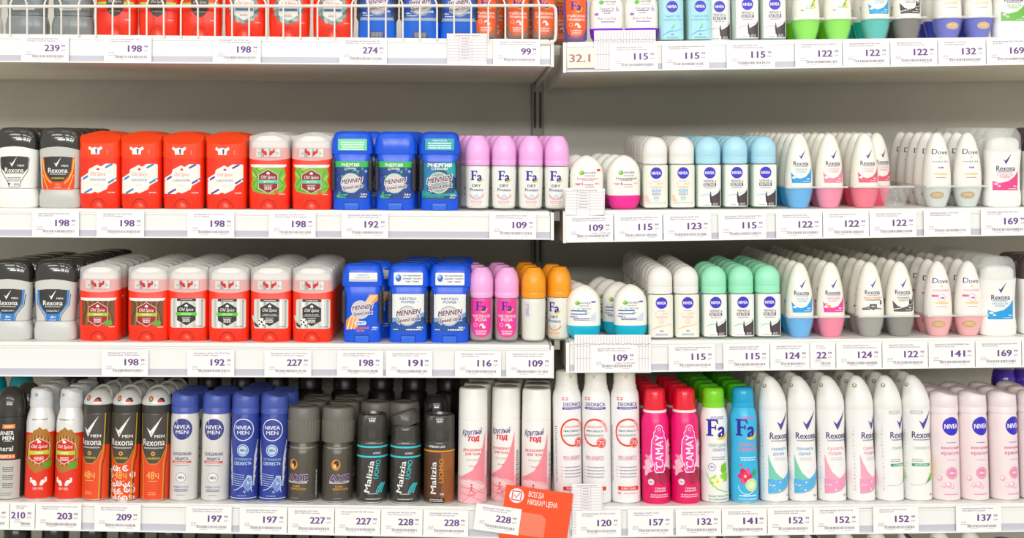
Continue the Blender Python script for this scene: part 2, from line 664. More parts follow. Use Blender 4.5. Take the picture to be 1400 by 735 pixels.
def k_men_grey():
    A = Art()
    A.rect(-20, 62, 20, 76, '33333A')
    A.text('INVISIBLE', 4, 54, 3, 'EDEDED', 26, 0.015)
    A.text('DRY', -4, 49.5, 2.6, 'EDEDED', 10, 0.015)
    A.rrect(-16, 34, 14, 41, 1, 'D9DAD7')
    A.blur(0, 39, 24, '8C8F90', 2, 0.8, 2.2)
    return stick_r('7C8486', '8A9090', '26262A', A)


# ---- red stick
P_STO = [(0, 25.5, 12.5, 3.2), (3, 27.4, 14.4, 3.2), (20, 28.2, 15, 3.2), (72, 28.2, 15, 3.2), (100, 28.4, 15.2, 3.2)]
RED = 'F4300F'


def emblem_arms(A, x, z, col, k=1.0):
    for s in (-1, 1):
        A.poly([(x + s * a * k, z + b * k) for a, b in ((1.5, -4), (2.2, 1), (5, 2.5), (7.6, 2.2), (6.4, 4.6), (9.4, 5), (9.6, 0), (6.5, -1.6), (4.4, -4.5))], col)


def hexpts(x, z, w, h):
    return [(x, z + h), (x + w, z + h * 0.55), (x + w, z - h * 0.55), (x, z - h), (x - w, z - h * 0.55), (x - w, z + h * 0.55)]


def ship(A, x, z, col, k=1.0):
    A.poly([(x - 2.4 * k, z), (x - 1.6 * k, z + 1.2 * k), (x, z + 2.6 * k), (x + 1.4 * k, z + 1.4 * k), (x + 2.4 * k, z + 0.2 * k), (x + 1.4 * k, z - 0.8 * k), (x - 1.6 * k, z - 0.8 * k)], col)


def stick_o(art, clearcap, capart=None):
    k = Kind('deodorant_stick', 15.2, 107, 28.5)
    if clearcap:
        body = shared('so_c', lambda: L([(0, 25.5, 12.5), (3, 27.4, 14.4), (20, 28.2, 15), (71, 28.2, 15), (72.5, 27, 14), (85, 26.8, 13.8)], mat(RED, 0.3), 'body', n=3.2))
    else:
        body = shared('so_s', lambda: L([(0, 25.5, 12.5), (3, 27.4, 14.4), (20, 28.2, 15), (72, 28.2, 15), (73, 27, 14.2)], mat(RED, 0.3), 'body', n=3.2))
    bi = k.add('body', body)
    k.add('dial', shared('so_d', lambda: finish(loft([(-2, 7.6, 3), (2, 7.4, 3), (6, 6.2, 2.6), (9.5, 3.4, 1.8), (11, 0.8, 0.6)], seg=20, cut=[((0, 0, 0.3), (0, 0, -1))]), mat('F43C16', 0.25), 'dial')), bi, (0, -0.0128, 0))
    if clearcap:
        k.add('stick_dome', shared('so_w', lambda: L([(85, 25.5, 12.6), (92, 25, 12), (97, 22, 10), (101, 14, 6)], mat('F4F1EC', 0.5), 'dome', n=2.8)), bi)
        k.add('cap', shared('so_fc', lambda: finish(loft([(70.5, 28.6, 15.3, 3.2, -3.5), (72, 28.7, 15.4, 3.2, -3), (97, 28.2, 15.1, 3.2, 2), (100, 27.4, 14.6, 3.2, 4.6), (101.3, 26, 13.6, 3.2, 5.6)], n=3.2, bottom=False, cut=[((0, -15.3, 91), (0, -0.62, 0.78))]), mat('F7F6F4', 0.22, 0, 0.46), 'cap')))
    else:
        k.add('cap', shared('so_sc', lambda: finish(loft([(71.4, 28.5, 15.3, 3.2, -3), (73, 28.7, 15.4, 3.2, -3), (97, 28.4, 15.2, 3.2, 2), (100, 27.4, 14.6, 3.2, 4.6), (101.3, 26, 13.6, 3.2, 5.6)], n=3.2, cut=[((0, -15.3, 89), (0, -0.62, 0.78))]), mat('F64414', 0.3), 'cap')))
    A = Art()
    A.ring(0, 0, 10.0, 11.2, 'A80C04', 8, 172, 20, 1.25)
    A.items += art.items
    if capart:
        A.items += capart.items
    k.add('label', A.build([(z, a + (0.35 if z > 71 else 0.0), b + (0.35 if z > 71 else 0.0), e) for z, a, b, e in [(0, 25.5, 12.5, 3.2), (3, 27.4, 14.4, 3.2), (20, 28.2, 15, 3.2), (70, 28.2, 15, 3.2), (70.6, 28.6, 15.3, 3.2), (97, 28.6, 15.3, 3.2)]], 3.2, zstep=8))
    return k


def art_diag(stripe, name):
    A = Art()
    A.poly([(-24.5, 20.5), (-24.5, 42), (-14, 48.5), (-12.5, 54), (-1, 60), (4, 57.5), (10, 61.5), (23, 61.5), (24.5, 60), (24.5, 38), (14, 31.5), (12, 26.5), (0, 21), (-4, 23), (-9, 20.5)], 'F1EEE6')
    for p, q in (((-24.5, 38), (-14, 44.5)), ((10, 56), (19.5, 61.3)), ((-19, 20.8), (-8, 27)), ((14, 35), (24.5, 41.5))):
        A.line([p, q], 2.6, stripe)
    A.poly(hexpts(0, 40.5, 12.5, 17.5), 'F3F0E8')
    ship(A, 0, 53.5, 'E01A12')
    A.text('Old Spice', 0, 47.5, 5, 'D9605A', 21, 0.0, 0.25)
    A.text(name, 0, 39.2, 3.0, stripe, 22, 0.012)
    A.blur(0, 33, 10, 'D8D2C8', 2, 0.7)
    A.blur(18, 22, 11, 'F3E9DF', 1, 1.1)
    return A


def cap_shirt():
    A = Art()
    A.poly([(-12, 85.5), (-8, 83), (-4, 84.5), (0, 83), (5, 85.5), (6.5, 82), (2.5, 79.6), (2.4, 74.5), (-9.4, 74.5), (-9.6, 79.6), (-13.5, 82)], 'F4F1EE')
    A.poly([(-3, 75), (-1.4, 75), (-0.6, 82), (-3.6, 82)], '4A3A78')
    A.blur(13, 80, 2, 'F09080', 4, 0.9, 1.6)
    return A


def cap_foil():
    A = Art()
    A.rrect(-17, 72.2, 17, 84, 1.0, 'D8D6D0')
    for x, c in ((-10, 'A9AAA8'), (-7.5, '8E9092'), (1.2, '9FA3A6'), (13, 'EFEFEC')):
        A.rect(x, 72.4, x + 2, 83.8, c)
    emblem_arms(A, 0, 78.5, 'D8140C', 0.95)
    A.blur(-12, 78, 4, 'C06860', 2, 0.7)
    A.blur(13, 78, 4, 'C06860', 2, 0.7)
    return A


def k_red_blue():
    return stick_o(art_diag('2E7FC4', 'WHITEWATER'), False, cap_shirt())


def k_red_violet():
    return stick_o(art_diag('5A3C9E', 'LAGOON'), False, cap_shirt())


def hex_badge(A, dark, band, bandtext, z=38.5):
    A.poly(hexpts(0, z, 13.6, 17), 'E4DED6')
    A.poly(hexpts(0, z, 12.9, 16.2), dark)
    ship(A, 0, z + 10.6, 'F2EFEA', 1.1)
    A.text('Old Spice', 0, z + 6, 4.4, 'F4F1EA', 20, 0.008, 0.25)
    if band:
        A.rect(-14.5, z - 2.6, 14.5, z + 2, band)
        A.text(bandtext, 0, z - 0.3, 2.0, 'F6F6E0', 14, 0.015)
    else:
        A.text(bandtext, 0, z - 0.3, 1.8, 'E6E4E0', 19, 0.012)
        A.line([(-12, z - 2.2), (12, z - 2.2)], 0.4, 'E6E4E0')
    A.text('дезодорант', 0, z - 5, 1.6, 'F0ECE4', 12, 0.01)
    A.blur(0, z - 7.6, 11, 'F0ECE4', 3, 1.0, 1.7, 5)


def k_red_leaf():
    A = Art()
    A.poly([(-21, 58), (21, 58), (24, 48), (22, 40), (24.5, 32), (20, 23), (6, 20.5), (-10, 22), (-21, 25), (-24, 33), (-21.5, 42), (-23.5, 50)], '7DB832')
    for pts in ([(-20, 55), (-14, 42), (-22, 33)], [(-17, 57), (-10, 50), (-16, 28)], [(19, 54), (14, 42), (22, 34)], [(21, 30), (13, 26)], [(-19, 28), (-8, 24)]):
        A.line(pts, 1.1, '4C8A1E')
    for pts in ([(-22, 50), (-17, 44)], [(22, 47), (18, 40)], [(-14, 55), (-4, 57)]):
        A.line(pts, 1.6, 'B9DC63')
    A.ell(11, 24, 3.2, 2.6, 'D85A1E')
    A.poly([(-25, 61.8), (25, 61.8), (23.5, 58.4), (17, 57.6), (-17, 57.6), (-23.5, 58.4)], 'EDEAE6')
    A.blur(0, 59.8, 18, 'C8C4C0', 1, 0.8)
    hex_badge(A, '8C1D20', '5FC2A4', 'ЦИТРОН')
    A.blur(19, 21, 9, 'F3E9DF', 1, 1.0)
    return stick_o(A, True, cap_foil())


def wood(A, x0, z0, x1, z1):
    A.rect(x0, z0, x1, z1, '7A4C24')
    rnd = random.Random(5)
    for i in range(11):
        x = x0 + (x1 - x0) * (i + 0.5) / 11
        c = ['4C2C12', 'A8702F', '5E3716', '94602C'][i % 4]
        A.line([(x + rnd.uniform(-2, 2), z0), (x + rnd.uniform(-2, 2), (z0 * 2 + z1) / 3), (x * 0.75, (z0 + z1 * 2) / 3), (x * 0.9, z1)], 1.3, c)


def k_red_wood():
    A = Art()
    wood(A, -22.5, 22, 22.5, 56)
    A.poly([(-25, 59.5), (25, 59.5), (23.5, 56.2), (17, 55.4), (-17, 55.4), (-23.5, 56.2)], 'EDEAE6')
    hex_badge(A, 'A31A1C', 'A9C92A', 'TIMBER', 37)
    A.poly([(8, 24), (10, 28), (14, 27), (17, 30), (20, 26), (19, 22), (12, 21)], '5FA82E')
    A.blur(19, 19.5, 9, 'F3E9DF', 1, 1.0)
    return stick_o(A, True, cap_foil())


def art_silver(band, txt, ball):
    A = Art()
    A.rrect(-22, 18.5, 25, 59, 3, 'DAD8D2')
    for x, c in ((-18, 'BEBDB9'), (-13, 'F0EFEB'), (-8, '9FA0A0'), (9, 'C6C5C0'), (14, 'F2F1ED'), (20, 'B5B5B2')):
        A.rect(x, 19, x + 2.6, 58.6, c)
    A.rect(-13, 55.5, 13, 59, '2E2E2C')
    A.blur(0, 57.2, 20, 'E8E6E0', 1, 0.8)
    hex_badge(A, '2B2B29', band, txt, 38)
    A.ell(22, 56, 0.8, 0.8, '555552')
    A.blur(17, 21, 12, '6E7A80', 1, 1.1)
    if ball:
        A.ell(-11, 27.5, 5.4, 5.4, 'F2F0EA')
        for x, z, r in ((-11, 27.5, 1.5), (-14.6, 29.5, 1.2), (-8, 30.4, 1.2), (-9, 23.4, 1.2), (-14, 24.4, 1.2)):
            A.ell(x, z, r, r, '222222', 8)
        A.poly([(-22, 30), (-19, 25), (-15, 22), (-16, 20), (-21, 22)], '2A2420')
        A.line([(-24, 36), (-21, 27)], 2.4, 'E8DCD0')
    return A


def k_red_silver():
    return stick_o(art_silver('5CC832', 'LASTING LEGEND', False), True, cap_foil())


def k_red_ball():
    return stick_o(art_silver(None, 'STRONG SLUGGER', True), True, cap_foil())


def k_red_lime():
    A = Art()
    A.rect(-25, 43.5, 25, 46.5, '9BE02A')
    A.poly([(-12, 62), (12, 62), (12, 38), (6, 29), (0, 26), (-6, 29), (-12, 38)], '3A3330')
    A.text('Old Spice', 0, 47.5, 3.6, 'E8E4DC', 18, 0.0, 0.25)
    A.text('DANGER ZONE', 0, 34, 1.8, 'D8D0C8', 15, 0.01)
    A.blur(18, 22, 9, 'F6C8B8', 1, 1.4)
    return stick_o(A, False, None)


def k_red_wreath():
    A = Art()
    for i in range(14):
        t = math.radians(130 + i * 280 / 13)
        A.ell(15.5 * math.cos(t), 39 + 15.5 * math.sin(t), 6.4, 3.6, ['7FA8A2', '4E7F80', 'A9C4BC'][i % 3], 10, t + 0.7)
    A.poly(hexpts(0, 40, 13.5, 17.5), 'D7E0DC')
    A.poly(hexpts(0, 40, 12.6, 16.4), 'EFE8E0')
    A.text('Old Spice', 0, 47, 4.4, 'C8403C', 20, 0.0, 0.25)
    A.rect(-12.4, 36, 12.4, 40, '5F9EC8')
    A.text('WOLFTHORN', 0, 38, 2.2, '2C3E58', 20, 0.012)
    A.blur(0, 31, 12, '8A7C74', 2, 0.8)
    A.blur(19, 20, 8, 'F6C8B8', 1, 1.2)
    return stick_o(A, False, None)


# ---- blue stick with ribbed side grips
BLUE = '0A56E0'
P_STM = [(0, 25.5, 14, 3.6), (3, 26.6, 15, 3.6), (77, 26.6, 15, 3.6), (79, 29.2, 16, 3.4), (95, 28.4, 15.6, 3.4), (104, 25, 13.6, 3.2)]


def stick_m(art, cap=BLUE, gel=False):
    k = Kind('deodorant_stick', 16, 108, 29.3)
    bi = k.add('body', shared(('sm', gel), lambda: L([(0, 25.5, 14), (3, 26.6, 15), (60, 26.2, 15), (77.5, 26.6, 15), (78.5, 26, 14.5)], mat(BLUE if not gel else '1768DC', 0.26), 'body', n=3.6)))
    k.add('cap', shared(('smc', cap), lambda: L([(77, 28.8, 15.9), (80, 29.3, 16), (88, 29, 15.9), (97, 27.6, 15.2), (104, 25, 13.4), (107, 22.5, 11.2), (108, 19, 8.6)], mat(cap, 0.22), 'cap', n=3.4)))
    k.add('cap_disc', shared('smcd', lambda: L([(107.6, 17, 7.4), (108.6, 16.4, 7)], mat('2C55A8', 0.3), 'disc', n=3)), 1)
    rib = [(24, 1.2, 6, 2.4), (28, 3.2, 10, 2.4)]
    z = 30
    while z < 66:
        rib += [(z, 3.9, 12, 2.4), (z + 0.9, 3.0, 11.0, 2.4), (z + 1.7, 3.0, 11.0, 2.4)]
        z += 2.6
    rib += [(68, 3.2, 10, 2.4), (72, 1.2, 6, 2.4)]
    g = shared('smg', lambda: L(rib, mat('46464C', 0.5), 'grip', seg=16))
    k.add('side_grip', g, bi, (0.0252, -0.0046, 0))
    k.add('side_grip', g, bi, (-0.0252, -0.0046, 0))
    k.add('dial', shared('smd', lambda: finish(box_bm(-9.5, 9.5, -1.6, 2, 0.4, 9, bev=0.8), mat('2A6BE0', 0.25), 'dial')), bi, (0, -0.0149, 0))
    A = Art()
    A.poly([(-10.8, 0.6), (-10.8, 9.2), (-9, 10.6), (9, 10.6), (10.8, 9.2), (10.8, 0.6)], '0636A0')
    A.items += art.items
    k.add('label', A.build(P_STM, 3.6, zstep=8))
    return k


def brand_m(A, x, z, k=1.0, rot=7):
    c = math.radians(rot)
    for dx, dz, s, h in ((0, 4.2, 'MENNEN', 6.2), (0, -4.2, 'Speed stick', 5.0)):
        px, pz = x + (dx * math.cos(c) - dz * math.sin(c)) * k, z + (dx * math.sin(c) + dz * math.cos(c)) * k
        wd = (29 if s == 'MENNEN' else 28) * k
        A.text(s, px, pz, (h + 1) * k, 'F6F3F4', wd + 1.6, 0.075, 0.28, rot)
        A.text(s, px, pz, h * k, '6A1350', wd, 0.028, 0.28, rot)


def k_blue_green():
    A = Art()
    A.rrect(-23, 15, 23, 67, 1.5, '173C8C')
    rnd = random.Random(3)
    for i in range(26):
        A.ell(rnd.uniform(-21, 21), rnd.uniform(18, 57), rnd.uniform(0.8, 3.2), rnd.uniform(0.8, 2.6), rnd.choice(['3E78C8', '6FA8DC', '2E55A8', '3FA86A', '0E2A70']), 8)
    A.rect(-23, 59, 23, 67, '35B84A')
    A.text('ЭНЕРГИЯ', -2, 61.8, 4.2, 'F4F6F2', 25, 0.03)
    A.text('СТИХИИ', -2, 57, 2.4, 'F4F6F2', 15, 0.02)
    A.ell(-1, 37, 14, 14, '8FC8A8')
    A.ell(-1, 37, 13, 13, 'CFCFCB')
    brand_m(A, 1, 36)
    A.text('СНЕЖНАЯ', -13, 20.5, 2.4, '3FD86A', 15, 0.015)
    A.text('ЛАВИНА', -14, 17.2, 2.4, '3FD86A', 12, 0.015)
    A.text('24ч', 17, 21.5, 2.8, 'F2F4F4', 9, 0.02)
    A.blur(16, 18, 11, 'F2F4F4', 1, 0.9)
    return A


def k_blue_green_a():
    A = k_blue_green()
    A.rrect(-19, 82, 21, 97.5, 1, '6CD89A')
    A.blur(1, 93, 34, 'E8F8EE', 4, 1.6, 3.2, 8)
    return stick_m(A)


def k_blue_green_b():
    return stick_m(k_blue_green())


def k_blue_teal():
    A = Art()
    A.rrect(-24, 15, 24, 67, 1.5, '0F4A7A')
    A.poly([(-24, 17), (-24, 66), (10, 66), (-12, 48), (-16, 30)], '1878A8')
    A.poly([(24, 66), (24, 44), (10, 52), (0, 66)], '1FA0A8')
    A.poly([(-24, 30), (-10, 22), (20, 24), (24, 34), (24, 20), (-24, 20)], '1C9C98')
    A.text('ЭНЕРГИЯ', 0, 62, 4.6, 'F4F6F2', 34, 0.05)
    A.text('СТИХИИ', 0, 57, 2.8, 'F4F6F2', 22, 0.03)
    A.ell(-1, 38, 15, 15, 'B8D0C0')
    A.ell(-1, 38, 13, 13, '8FA8A0')
    brand_m(A, 1, 38, 1.18, 9)
    A.text('КАМЕННАЯ ГАВАНЬ', -8, 18.5, 2.2, '35D0A8', 28, 0.01)
    A.text('24ч', 19, 20.5, 3, 'F2F4F4', 8, 0.02)
    A.blur(18, 17.2, 9, 'F2F4F4', 1, 1.2)
    A.rrect(-20, 83, 20, 99, 1, '1CA8B4')
    A.text('ЧИСТОТА', 0, 96, 2.4, 'E0F6F4', 20, 0.02)
    A.blur(0, 92.4, 36, 'E0F6F4', 3, 1.9, 3.2, 6)
    return stick_m(A, '0B52D2')


def k_blue_247():
    A = Art()
    A.poly([(-22, 17), (-22, 30), (6, 58), (10, 66), (22, 66), (22, 58), (-2, 40), (-6, 20)], 'F3A04A')
    for q in (0, 1, 2):
        A.line([(-20 + q * 5, 18), (-16 + q * 5, 34), (14 + q * 3, 65)], 1.3, 'F9E6D0')
    A.ell(-2, 45, 13, 13, 'C8CCD4')
    brand_m(A, 1, 44.5, 0.98)
    A.rrect(-10, 24, 6, 29.5, 2.4, 'DCE6F2')
    A.text('24/7', -2, 26.7, 3.4, '1446B4', 12, 0.02)
    A.text('АКТИВНЫЙ', 0, 20, 3, 'F0802A', 20, 0.02)
    A.text('ДЕНЬ', -2, 16.4, 3, 'F0802A', 11, 0.02)
    A.text('48ч', 18, 20.5, 2.6, 'F2F4F4', 8, 0.02)
    A.blur(17, 17.5, 9, 'F2F4F4', 1, 0.8)
    A.rrect(-18, 84, 21, 96, 0.6, 'F0EEEE')
    A.text('ЗАЩИТА', 1, 93, 2.2, '7C84A0', 16, 0.01)
    A.text('NON-STOP!', 1, 89.4, 2.2, '7C84A0', 20, 0.01)
    A.rect(-17.6, 84.2, 20.6, 87, 'C2C4CC')
    return stick_m(A)


def k_blue_neutro():
    A = Art()
    A.rrect(-22, 15, 22, 67, 1.5, '16519C')
    A.poly([(-22, 67), (22, 67), (22, 42), (10, 38), (-22, 34)], 'ECEEEA')
    A.poly([(-22, 34), (10, 38), (22, 42), (22, 36), (0, 31), (-22, 28)], '7FA8CC')
    A.text('NEUTRO', 0, 60.5, 3.6, '47559C', 23, 0.02)
    A.text('POWER', 0, 56, 3.6, '47559C', 19, 0.02)
    A.ell(-1, 37, 14, 14, 'A9B0B8')
    A.ell(-1, 37, 12.4, 12.4, 'D5D6D2')
    brand_m(A, 1, 37, 1.14, 7)
    A.text('48ч', 16, 21, 3, 'F2F4F4', 9, 0.02)
    A.blur(8, 18, 26, 'F2F4F4', 1, 1.6)
    A.blur(-17, 18, 8, 'F2F4F4', 1, 1.2)
    A.rrect(-20, 79.5, 20, 96.5, 1.4, 'F1F1F1')
    A.ell(-13.5, 89, 4, 5, '2E6FC4')
    A.ell(-14.5, 91, 2.4, 2.4, '9AC8EC')
    A.text('Не перебивает', 5.5, 92.6, 2.3, '3B4470', 26, 0.02)
    A.text('аромат твоего', 5.5, 88.6, 2.3, '3B4470', 26, 0.02)
    A.text('парфюма', 5.5, 84.6, 2.3, '3B4470', 18, 0.02)
    return stick_m(A)


def k_blue_gel():
    A = Art()
    A.poly([(-27, 33), (27, 33), (27, 25), (-27, 25)], '9FB6C8')
    A.poly([(-27, 29), (-20, 70), (20, 70), (27, 29)], 'A9B8C6')
    A.rrect(-22, 29, 22, 70, 2, '1150B8')
    A.ell(1, 46, 14.5, 14.5, '8FA0B0')
    A.ell(0, 47, 13, 13, 'D9D8D8')
    brand_m(A, 0, 47, 0.95, 10)
    A.text('Гель', 14, 38, 4, 'EDF3F8', 10, 0.04, 0.2)
    A.text('48ч', -17, 35, 2.4, 'EDF3F8', 7, 0.02)
    A.blur(-12, 31.6, 17, 'EDF3F8', 1, 1.0)
    A.rect(-8, 1, 8, 8.6, '8F9494')
    for i in range(8):
        A.rect(-7.6 + i * 2, 1, -6.8 + i * 2, 8.6, '4E5458')
    k = stick_m(A, '1768DC', True)
    k.parts = [p for p in k.parts if p[0] != 'dial']
    return k


# ---- women's stick with clear cap
P_STW = [(0, 22, 13, 3), (2, 24.6, 14.4, 3), (12, 25.2, 14.8, 3), (21, 24.6, 14.5, 3), (23, 23.8, 14, 3), (50, 23.2, 13.6, 3), (76, 24.8, 14.6, 3), (79, 24.8, 14.6, 3)]


def stick_w(wave, name, darkcap=None):
    k = Kind('deodorant_stick', 15, 109, 26)
    k.add('body', shared('sw', lambda: L(P_STW, mat('F3F2EE', 0.3), 'body', n=3)))
    if darkcap:
        k.add('cap', shared(('swc', darkcap), lambda: L([(77, 25.4, 15), (98, 24.4, 14.6), (106, 20.5, 12), (109, 15, 8.5)], mat(darkcap, 0.16), 'cap', n=2.8)))
    else:
        k.add('stick_dome', shared('swd', lambda: L([(78.5, 22.5, 12.6), (90, 22, 12.2), (94, 19, 10), (96, 12, 6)], mat('F5F3EE', 0.5), 'dome', n=2.8)), 0)
        k.add('cap', shared('swf', lambda: L([(77, 25.4, 15), (98, 24.4, 14.6), (106, 20.5, 12), (109, 15, 8.5)], mat('E9EBE8', 0.14, 0, 0.3), 'cap', n=2.8, bottom=False)))
    A = Art()
    c = wave
    A.poly([(-17.5, 23), (17, 23), (17.5, 50), (12, 42), (4, 36), (-8, 33), (-17.5, 36)], c)
    A.poly([(-17, 36), (-8, 33.5), (4, 36.5), (10, 41), (0, 46), (-10, 46)], 'F0EEEA')
    A.ell(-13, 32, 3, 1.8, 'DCEBF4' if wave == '1E9FE0' else 'F6C4D8', 10)
    A.ell(-9, 29, 2.2, 1.4, 'DCEBF4' if wave == '1E9FE0' else 'F6C4D8', 10)
    A.check(0, 59, 15, '3B2F8E')
    A.text('Rexona', 0, 53.5, 7.2, '35256E', 26, 0.014)
    A.text('motionsense', -1, 48.8, 1.8, '35256E', 21, 0.006)
    A.text(name[0], -1, 44.6, 2.4, c, 22, 0.008)
    A.text(name[1], -1, 41.4, 2.4, c, 14, 0.008)
    A.text('48ч', 13, 28.5, 2.4, 'F4F4F2', 6, 0.015)
    A.blur(9, 25.2, 14, 'F4F4F2', 1, 0.8)
    k.add('label', A.build(P_STW, 3.0))
    return k


# ---- roll-ons
def logo_fa(A, x, z, h, col='2E23A0', sw='F2D21E'):
    k = h / 10.0
    F = [(0, 0), (4.4, 0), (4.4, 0.8), (3.2, 1.0), (3.2, 4.6), (5.2, 4.6), (5.6, 3.6), (6.1, 3.6), (6.1, 6.6), (5.6, 6.6), (5.2, 5.6), (3.2, 5.6), (3.2, 9.0), (5.8, 9.0), (6.9, 7.2), (7.4, 7.2), (7.1, 10), (0, 10), (0, 9.2), (1.1, 9.0), (1.1, 1.0), (0, 0.8)]
    A.poly([(x + (a - 6.6) * k, z + b * k) for a, b in F], col)
    A.text('a', x + 3.2 * k, z + 3.9 * k, 9.4 * k, col, 5.6 * k, 0.03)
    A.band([(x - 0.5 * k, z - 1.6 * k, z - 1.4 * k), (x + 2.5 * k, z - 2.4 * k, z - 0.6 * k), (x + 5 * k, z - 2 * k, z + 0.2 * k), (x + 7 * k, z + 0.4 * k, z + 2.2 * k), (x + 7.6 * k, z + 2.4 * k, z + 2.8 * k)], sw)


P_RF = [(0, 13.5, 13.5), (2, 16.2, 16.2), (58, 17.4, 17.4), (62, 16.6, 16.6)]
P_RFI = [(3.4, 13.6, 13.6), (6, 15.8, 15.8), (56, 17.0, 17.0), (61, 16, 16)]


def roll_f(cap, liquid, art, glassart=True):
    k = Kind('roll_on_deodorant', 17.4, 103, 17.4)
    g = k.add('bottle', shared('rfg', lambda: L(P_RF, clear('FDFEFE', 0.1), 'bottle')))
    k.add('lotion', shared(('rfl', liquid), lambda: L(P_RFI, mat(liquid, 0.4), 'lotion')), g)
    k.add('cap', shared(('rfc', cap), lambda: L([(62, 16.4), (64, 17), (69, 17.1), (69.6, 16.8), (70.2, 17.1), (86, 16.9), (95, 14.6), (100, 11.6), (101.5, 10.2), (103, 9.4), (103.6, 7)], mat(cap, 0.3), 'cap')))
    k.add('label', art.build(P_RF, 2.0))
    return k


def art_fa_dry(flower):
    A = Art()
    logo_fa(A, 0, 42, 13)
    A.text('DRY', 0, 34.5, 4, '4A3A8C', 12, 0.012)
    A.text('Protect', 0, 29, 4, '4A3A8C', 19, 0.012)
    A.band([(-10, 20, 24), (-6, 16.5, 19), (0, 15, 16.5), (6, 16.5, 18.5), (10, 20, 24)], flower)
    A.band([(-4, 18, 20), (0, 19, 24), (4, 18, 20)], 'BFE0EE')
    A.blur(0, 13, 19, flower, 2, 1.0, 2.0, 4)
    A.blur(0, 8, 15, flower, 1, 0.7)
    return A


def k_fa_pink_dry():
    return roll_f('F8B6EE', 'F6F6EE', art_fa_dry('F0A8B8'))


def k_fa_orange_dry():
    return roll_f('F9A21E', 'ECEBDF', art_fa_dry('F4A060'))


def k_fa_orange_back():
    A = Art()
    A.rrect(-13, 36, -6.5, 56, 1, 'DCD6E4')
    A.blur(-9.6, 53, 5, '7C70A0', 8, 0.9, 2.0)
    return roll_f('F9A21E', 'ECEBDF', A)


def art_fa_panel(bg, l1, l2):
    A = Art()
    A.poly([(-15.5, 61), (15.5, 61), (15.5, 22), (13, 14), (8, 9), (0, 7.5), (-8, 9), (-13, 14), (-15.5, 22)], bg)
    logo_fa(A, 0, 45, 12)
    A.text(l1, 0, 37, 3.8, 'F6EEF0', 26, 0.014)
    A.text(l2, 0, 32, 3.8, 'F6EEF0', 16 if l2 == 'РОЗА' else 25, 0.014)
    A.ring(-8, 25, 2.2, 2.7, 'F6EEF0', k=16)
    A.ell(1, 24, 3.4, 3.2, 'F0E4E2', 10)
    A.ell(4, 22, 2.4, 2, 'F6EEF0', 8)
    A.ell(0, 22.5, 1.7, 1.7, 'D0306A', 8)
    A.blur(0, 16.5, 19, 'F6EEF0', 1, 1.2)
    A.blur(0, 13.8, 15, 'F6EEF0', 2, 0.8, 1.7)
    return A


def k_fa_rose():
    return roll_f('F7B2E6', 'A89C98', art_fa_panel('EE3C9C', 'ЧУВСТВЕННАЯ', 'РОЗА'))


def k_fa_exotic():
    return roll_f('F9A21E', 'A5705A', art_fa_panel('FF6A2E', 'Райские', 'Моменты'))


def k_fa_exotic_violet():
    return roll_f('F9A21E', '6A3A9C', art_fa_panel('FF6420', 'Райские', 'Моменты'))


P_RN = [(0, 16.6, 14.8, 4), (1, 17.6, 15.8, 4), (60, 17.6, 15.8, 4), (62.5, 16.6, 15, 3)]
NIV = '3629C4'


def nivea_disc(A, x, z, r, k=None):
    A.ell(x, z, r, r, k or NIV, 32)
    A.text('NIVEA', x, z, r * 0.5, 'F6F4F6', r * 1.6, 0.028)


def roll_n(cap, liquid, art):
    k = Kind('roll_on_deodorant', 15.8, 100, 17.7)
    g = k.add('bottle', shared('rng', lambda: L(P_RN, clear('F6FCF9', 0.1), 'bottle', n=4)))
    k.add('lotion', shared(('rnl', liquid), lambda: L([(2.6, 15.4, 13.8, 4), (4, 16.9, 15.1, 4), (58, 17, 15.2, 4), (61, 15, 13.6, 3)], mat(liquid, 0.4), 'lotion', n=4)), g)
    ribs = [(62, 16.2, 15), (63, 17.2, 15.8)]
    for i in range(4):
        z = 64 + i * 2.4
        ribs += [(z, 17.3, 15.9), (z + 0.5, 17.0, 15.6), (z + 1.0, 17.3, 15.9)]
    ribs += [(84, 17.2, 15.8), (90, 15.8, 14.6), (95, 12.6, 11.6), (98.4, 8, 7.4), (99.8, 3.6, 3.4)]
    k.add('cap', shared(('rnc', cap), lambda: L(ribs, mat(cap, 0.34), 'cap', n=2.3)))
    k.add('label', art.build(P_RN, 4.0, step=3))
    return k


def art_bw(swoosh, two='невидимый'):
    A = Art()
    A.rrect(-15.6, 3.5, 15.6, 60.5, 1, 'F3F2EE')
    A.poly([(2, 4.4), (14.8, 4.4), (14.8, 27), (11, 22), (6, 19), (2, 17)], '4A3F42')
    A.band([(-12, 17, 18.4), (-7, 19, 20.6), (-1, 19.6, 21), (4, 20.6, 21.6), (10, 23.4, 24.4), (14.8, 28, 29)], swoosh)
    A.ell(1, 22, 0.8, 2.2, '3A2438', 8)
    A.poly([(-0.4, 20), (2.2, 20), (2.8, 12), (5.6, 7), (0.6, 9)], '3A2438')
    nivea_disc(A, 0, 50, 8)
    A.text('ЧЕРНОЕ и', 0, 38.4, 3.2, '3E2A4A', 17, 0.016)
    A.rect(-8.6, 31.4, 8.6, 36, '3E2A4A')
    A.text('БЕЛОЕ', 0, 33.7, 3.3, 'F3F2EE', 15, 0.04)
    A.text(two, 0, 29.4, 1.5, '6A5A78', 14, 0.004)
    A.blur(-5, 5.6, 10, '8A8090', 1, 0.7)
    A.blur(8, 8, 8, 'D8D0D0', 3, 0.6, 1.3)
    return A


def k_nivea_sky():
    return roll_n('B0E2F4', 'E6EFE8', art_bw('A8D4EC'))


def k_nivea_mint():
    return roll_n('A0EEC8', 'E6EFE8', art_bw('8CDDB4', 'невидимый'))


def k_nivea_rose():
    return roll_n('F2F0EA', 'E6EFE8', art_bw('F0B8CC'))


